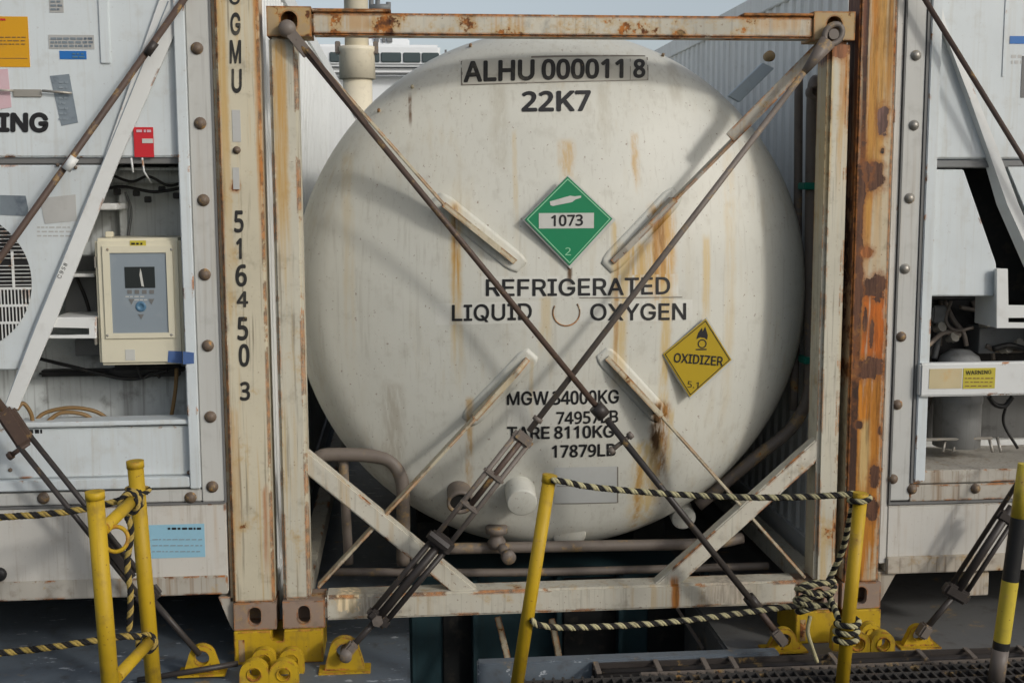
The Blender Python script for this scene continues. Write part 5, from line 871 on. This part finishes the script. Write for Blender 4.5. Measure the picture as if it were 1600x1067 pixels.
def double_plate(name, label, px1, px2, py, r, hole, base, y):
    a, b = U(px1, py, y), U(px2, py, y); zb = U((px1+px2)/2, base, y).z; r /= 390; hole /= 390; mid = (a.x+b.x)/2; mb = MB()
    for c, x0, x1 in ((a, a.x-r*1.05, mid-0.0005), (b, mid+0.0005, b.x+r*1.05)):
        poly = [(x0, zb), (x1, zb)]
        arc = [(c.x+r*math.cos(R(k)), c.z+r*math.sin(R(k))) for k in range(0, 181, 10)]
        arc = [(min(max(x, x0), x1), z) for x, z in arc]; mb.ring(outline(poly+arc, (c.x, c.z)), circ(c.x, c.z, hole, 32), y, y+0.04)
        mb.tube([(c.x, y-0.006, c.z), (c.x, y, c.z)], hole*1.25, 20, False)
    return tag(obj(name, mb, 'yellow'), label, 'lashing plate', 'double lashing plates')
double_plate('lashing_plate', 'front yellow two-hole lashing plate at the bottom edge below the left foundation', 397, 443, 1053, 23, 9, 1082, -0.24)
double_plate('lashing_plate', 'rear yellow two-hole lashing plate just under the left foundation', 412, 455, 1032, 20, 9, 1058, -0.13)
double_plate('lashing_plate', 'front yellow two-hole lashing plate right of the yellow post with the knotted rope', 1341, 1380, 1006, 20, 9, 1034, -0.40)
double_plate('lashing_plate', 'rear yellow two-hole lashing plate partly behind the post with the knotted rope', 1318, 1362, 990, 18, 8, 1016, -0.20)
def foundation(label, x0, x1, px, zt, zb, n0, n1):
    mb = MB(); z1, z0 = zt, zb
    mb.prism([(x0, z0), (x1, z0), (x1, z1), (n1, z1), (n1, z1-0.05), (n0, z1-0.05), (n0, z1), (x0, z1)], -0.012, 0.26, 0.004)
    t = obj('container_foundation', mb, 'yellow'); tag(t, label, 'foundation', 'yellow container foundations')
    obj('slot', MB().box(x0+0.02, x0+0.045, -0.0135, -0.0125, z0+0.015, z1-0.035, 0), 'castrust', t)
    return t
foundation('wide yellow foundation box under the two bottom left corner castings', sx(366, 1005), sx(505, 1005), 0, -0.003, DZ, sx(424, 990), sx(444, 990))
foundation('yellow foundation box under the rusted post, behind the knotted rope', sx(1242, 980), sx(1374, 980), 0, -0.003, DZ, sx(1308, 960), sx(1326, 960))
# stray bar lying on the deck by the gate
tag(obj('steel_bar', MB().tube([U(215, 1062, -0.16), U(300, 1048, -0.16), U(372, 1036, -0.14)], 0.012, 10), 'roddark'), 'dark steel bar lying on the deck between the gate and the yellow plates', 'bar')

# ------------------------------------------------------------------ yellow stanchions
def down_to(p, q, z): t = (z-p.z)/(q.z-p.z); return p.lerp(q, t)
gt = thing('stanchion_gate', 'yellow tubular gate of two joined posts on the left deck, tied with ropes', 'stanchion gate', (U(172, 1067, -0.85).x, -0.6, DZ))
pf, pf2 = U(148, 770, -0.85), U(172, 1067, -0.85); pr, pr2 = U(211, 722, -0.35), U(240, 1067, -0.35)
for a, b in ((pf, pf2), (pr, pr2)):
    e = down_to(a, b, DZ); d = (e-a).normalized()
    o = obj('post', MB().tube([a, e], 0.0305, 20), 'yellow', gt); obj('cap', MB().tube([a-d*0.006, a+d*0.022], 0.0335, 20), 'yellow', o)
for a, b in (((162, 826, -0.83), (213, 776, -0.37)), ((182, 1058, -0.83), (236, 1000, -0.37))): obj('crossbar', MB().tube([U(*a), U(*b)], 0.0225, 16), 'yellow', gt)
rc = U(181, 842, -0.80); obj('rope_ring', MB().tube([rc+Vector((0.042*math.cos(R(a)), 0.012*math.sin(R(a)), 0.042*math.sin(R(a)))) for a in range(0, 361, 12)], 0.0075, 8, False), 'yellow', gt)
def stanchion(label, top, bot, y, r, z, mat='yellow', loops=()):
    a, b = U(top[0], top[1], y), U(bot[0], bot[1], y); e = down_to(a, b, z); d = (e-a).normalized()
    t = thing('stanchion', label, 'stanchion', e, 'single rope stanchions'); p = obj('post', MB().tube([a, e], r, 20), mat, t)
    obj('cap', MB().tube([a-d*0.006, a+d*0.024], r*1.12, 20), mat, t)
    for px, py in loops: q = U(px, py, y); obj('rope_eye', MB().tube([q+Vector((0.028*math.cos(R(k)), 0.028*math.sin(R(k)), 0)) for k in range(0, 361, 15)], 0.006, 8, False), mat, t)
    return t
PZ = U(1300, 1038, -0.56).z-0.012
stanchion('leaning yellow stanchion in the middle, in front of the gap under the tank', (859, 744), (808, 1067), -0.63, 0.0255, PZ)
stanchion('yellow stanchion in front of the rusted post, with rope knotted at its foot', (1345, 772), (1316, 1067), -0.76, 0.0255, PZ)
a, b = U(1604, 725, -0.78), U(1556, 1067, -0.78); zs = [U(1600, y, -0.78).z for y in (808, 906, 1000, 1012)]
t = thing('stanchion', 'yellow and black banded stanchion at the right edge, worn bare near its foot', 'stanchion', down_to(a, b, PZ), 'single rope stanchions')
mb = MB(); pts = [a]+[down_to(a, b, z) for z in zs]+[down_to(a, b, PZ)]
for i, mi in enumerate((0, 1, 0, 1, 2)): mb.tube([pts[i], pts[i+1]], 0.031, 20, i in (0, 4), mi)
obj('post', mb, ['yellowold', 'black', 'rodgrey'], t)
# ------------------------------------------------------------------ ropes
rope('upper gold and black rope tied to the rear post of the left gate', [U(-40, 816, -0.5), U(0, 808, -0.48), U(60, 804, -0.46), U(120, 797, -0.44), U(170, 786, -0.42), U(204, 776, -0.395)], 0.0135, ymat='ropeyg', pitch=0.06)
rope('lower gold and black rope tied to the left gate near the deck', [U(-40, 1026, -0.5), U(0, 1020, -0.48), U(70, 1012, -0.46), U(150, 1000, -0.44), U(190, 994, -0.42), U(220, 994, -0.39)], 0.0135, ymat='ropeyg', pitch=0.06)
rope('rope hanging straight down between the two posts of the left gate', [U(196, 800, -0.45), U(205, 830, -0.45), U(199, 880, -0.45), U(204, 930, -0.45), U(202, 985, -0.44)], 0.0125, ymat='ropeyg', pitch=0.06)
def wrap(c, axis, r, turns, h, n=14):
    a = Vector(axis).normalized(); u = a.orthogonal().normalized(); v = a.cross(u)
    return [Vector(c)+a*(h*(i/(turns*n)-0.5))+(u*math.cos(2*math.pi*i/n)+v*math.sin(2*math.pi*i/n))*r for i in range(int(turns*n)+1)]
cb0 = U(205, 784, -0.42); rope('rope knot wound round the top bar of the left gate', wrap(cb0, U(213, 776, -0.37)-U(162, 826, -0.83), 0.036, 3, 0.10), 0.0105, ymat='ropeyg', pitch=0.05)
rope('small rope loop round the rear post above the top bar of the left gate', wrap(U(216, 767, -0.35), (0, 0, 1), 0.042, 1.6, 0.03), 0.009, ymat='ropeyg', pitch=0.05)
rope('rope lashing round the lower bar of the left gate', wrap(U(229, 1004, -0.39), U(236, 1000, -0.37)-U(182, 1058, -0.83), 0.034, 1.6, 0.035), 0.010, ymat='ropeyg', pitch=0.05)
rope('upper yellow and black rope strung from the leaning stanchion to the right post', [U(862, 750, -0.66), U(880, 752, -0.665), U(920, 760, -0.66), U(1000, 768, -0.65), U(1090, 774, -0.69), U(1180, 777, -0.73), U(1260, 776, -0.76), U(1330, 772, -0.79)])
rope('rope turn around the top of the post with the knotted foot', wrap(U(1343, 779, -0.76), (0, 0, 1), 0.036, 1.3, 0.03), 0.0115)
rope('lower yellow and black rope from the leaning stanchion to the knotted coil', [U(830, 968, -0.665), U(842, 976, -0.665), U(880, 980, -0.65), U(950, 978, -0.62), U(1030, 973, -0.60), U(1110, 964, -0.58), U(1190, 953, -0.56), U(1250, 945, -0.54)])
rope('slack rope falling from the right post down to the knotted coil', [U(1334, 780, -0.72), U(1326, 820, -0.66), U(1316, 860, -0.58), U(1302, 892, -0.52), U(1292, 912, -0.52)], 0.0125)
cc = U(1272, 931, -0.53); pts = []
for i in range(5*12+1):
    a = 2*math.pi*i/12; pts.append(cc+Vector((0.072*math.cos(a)+0.008*math.sin(2.3*a), 0.028*math.sin(a)-0.01, -0.058+0.116*i/60+0.012*math.sin(a*1.5))))
rope('knotted coil of yellow and black rope before the bottom right frame corner', pts, 0.0118, pitch=0.05)
rope('rope bound round the foot of the post in three tight turns', wrap(U(1323, 985, -0.76), (0.09, 0, 1), 0.040, 3.2, 0.10), 0.012)
rope('rope running from the knotted coil across to the bound post', [U(1296, 934, -0.55), U(1303, 948, -0.62), U(1310, 966, -0.70), U(1316, 980, -0.73)], 0.0125)
tag(obj('rope_end', MB().tube(spline([U(1266, 962, -0.53), U(1262, 985, -0.54), U(1268, 1008, -0.55), U(1277, 1034, -0.55)], 6), 0.008, 10), 'ropey'), 'frayed pale rope end hanging below the knotted coil', 'rope')

# ------------------------------------------------------------------ walkway, cable tray, rusted plating in the lower right
pxl = sx(745, 1040, -0.40)
pz = U(800, 1026, -0.40).z
mb = MB(); mb.box(pxl, sx(1215, 1012, -0.43), -0.46, -0.40, -1.59, pz, 0.006); struct('platform', mb, 'deck')
zt_ = U(1300, 1021, -0.47).z; zl_ = U(1300, 1038, -0.56).z
mb = MB(); mb.box(sx(800, 1060, -0.6), 6, -2.2, -0.575, zl_-0.09, zl_-0.012, 0.004); struct('walkway', mb, 'walk')
mb = MB(); gx = sx(802, 1060, -0.6)
while gx < 3.6: mb.box(gx, gx+0.009, -1.3, -0.590, zl_-0.0119, zl_+0.006, 0); gx += 0.038
for gy in (-0.62, -0.68, -0.75, -0.83, -0.92): mb.box(sx(802, 1060, -0.6), 3.6, gy-0.004, gy+0.004, zl_-0.0115, zl_+0.0075, 0)
struct('walkway_grating', mb, 'grate')
tr = thing('cable_tray', 'dark ribbed pipe tray running along the rusted walkway at the lower right', 'cable tray', (1.4, -0.52, zl_))
obj('rail', MB().box(sx(925, 1045, -0.47), 5.5, -0.478, -0.464, zt_-0.05, zt_, 0.003), 'roddark', tr); obj('rail', MB().box(sx(1000, 1060, -0.56), 5.5, -0.570, -0.556, zl_-0.04, zl_, 0.003), 'rodgrey', tr)
obj('pipe', MB().tube([(sx(930, 1050, -0.5), -0.50, zl_-0.02), (5.4, -0.50, zl_-0.02)], 0.016, 10), 'roddark', tr); obj('pipe', MB().tube([(sx(930, 1050, -0.5), -0.535, zl_-0.024), (5.4, -0.535, zl_-0.024)], 0.012, 10), 'roddark', tr)
obj('tray_floor', MB().box(sx(925, 1045, -0.47), 5.5, -0.555, -0.479, zl_-0.05, zl_-0.042, 0), 'rubber_and_shade', tr)
for px in (932, 1026, 1100, 1144, 1300, 1438, 1512, 1596):
    x = sx(px, 1030, -0.5); a_, b_ = Vector((x, -0.470, zt_+0.004)), Vector((x, -0.566, zl_+0.005)); obj('rib', MB().bar(a_, b_, 0.022, 0.008, Vector((0, 0, 1)), 0.002), 'rodgrey', tr)
for a_, b_ in ((692, 736), (880, 962), (1012, 1092)): struct('coaming_gap_shade', MB().box(sx(a_, 990, 0.74), sx(b_, 990, 0.74), 0.735, 0.748, -1.5, -0.06, 0.004), 'dark')  # dark panels standing in for black gaps along the coaming
for a_ in (742, 872, 968, 1100): struct('coaming_rib', MB().box(sx(a_, 990, 0.70)-0.012, sx(a_, 990, 0.70)+0.012, 0.66, 0.748, -1.5, -0.03, 0.003), 'teal')
struct('coaming_pipe', MB().tube([(xl+0.02, 0.69, -0.16), (xr-0.02, 0.69, -0.13)], 0.022, 10), 'pipe')
# braces down in the gap between the hatch covers
GB = 'slanting props in the gap between the hatch covers'
for a, b, lb in (((778, 965), (796, 1040), 'dull yellow prop standing in the dark gap, nearest the leaning stanchion'), ((862, 968), (876, 1040), 'dull yellow prop standing in the dark gap right of the leaning stanchion')):
    tag(obj('gap_prop', MB().bar(U(*a, 0.5), U(*b, 0.3), 0.03, 0.03), 'strut'), lb, 'prop', GB)
tag(obj('gap_prop', MB().bar(U(1058, 950, 0.5), U(1100, 1015, 0.3), 0.016, 0.02), 'rodgrey'), 'thin grey rod slanting in the dark gap under the tank', 'prop', GB)

# ------------------------------------------------------------------ ship's mast and superstructure beyond
MY = 15.0
mt = thing('signal_mast', 'thick cream mast with rusty collar rising behind the left of the tank', 'mast', (U(558, 100, MY).x, MY, -1.6))
mx = U(558, 100, MY).x; zc0, zc1 = U(558, 118, MY).z, U(558, 80, MY).z
obj('pole', MB().tube([(mx, MY, -1.6), (mx, MY, zc0)], 0.235, 24).tube([(mx, MY, zc0), (mx, MY, 7.5)], 0.19, 24), 'mast', mt)
obj('collar', MB().lathe((mx, MY, zc0-0.06), (0, 0, 1), [(0, 0.235), (0, 0.29), (zc1-zc0+0.02, 0.28), (zc1-zc0+0.06, 0.30), (zc1-zc0+0.12, 0.30), (zc1-zc0+0.12, 0.19)], 24), 'mast', mt)
for s in (-1, 1): obj('clamp', MB().box(mx+s*0.30-0.04, mx+s*0.30+0.04, MY-0.1, MY+0.1, zc1-0.05, zc1+0.14, 0.01), 'rodgrey', mt)
SY = 45.0
sp = thing('ship_superstructure', 'white ship bridge with a row of dark wheelhouse windows seen beyond the mast', 'superstructure', (U(600, 90, SY).x, SY, -1.6))
xA, xB = U(380, 90, SY).x, U(688, 90, SY).x; zt = U(640, 70, SY).z
obj('wheelhouse', MB().box(xA, xB, SY, SY+6, U(600, 104, SY).z, zt, 0.1), 'superw', sp); obj('deckhouse', MB().box(xA-6, xB+1.6, SY+0.3, SY+8, -1.5, U(600, 105, SY).z, 0.1), 'superw', sp)
for a, b in ((515, 534), (585, 593), (595, 627), (630, 657), (659, 686)):
    wf = obj('window', MB().box(U(a, 90, SY).x, U(b, 90, SY).x, SY-0.06, SY+0.02, U(600, 98, SY).z, U(600, 82.5, SY).z, 0.03), 'glass', sp)
obj('rail', MB().box(xA, xB+1.8, SY-0.3, SY+0.2, U(600, 117, SY).z, U(600, 114.5, SY).z, 0.02).box(U(695, 80, SY).x, U(698, 80, SY).x, SY, SY+0.3, U(690, 84, SY).z, U(690, 78, SY).z, 0), 'compr', sp)
obj('roof_house', MB().box(U(560, 60, SY).x, U(640, 60, SY).x, SY+1, SY+4, zt, U(600, 56, SY).z, 0.05), 'superw', sp)
for a, b in ((585, 592), (597, 602), (604, 613)): obj('window', MB().box(U(a, 60, SY+1).x, U(b, 60, SY+1).x, SY+0.9, SY+1.02, U(600, 67, SY+1).z, U(600, 58, SY+1).z, 0.02), 'compr', sp)
mm = MB()
for px, tp in ((580, -18), (590, -6), (607, 4)): mm.tube([U(px, 70, SY+2), U(px, tp, SY+2)], 0.10, 8)
mm.tube([U(578, 12, SY+2), U(609, 12, SY+2)], 0.14, 8); obj('aerial', mm, 'compr', sp)
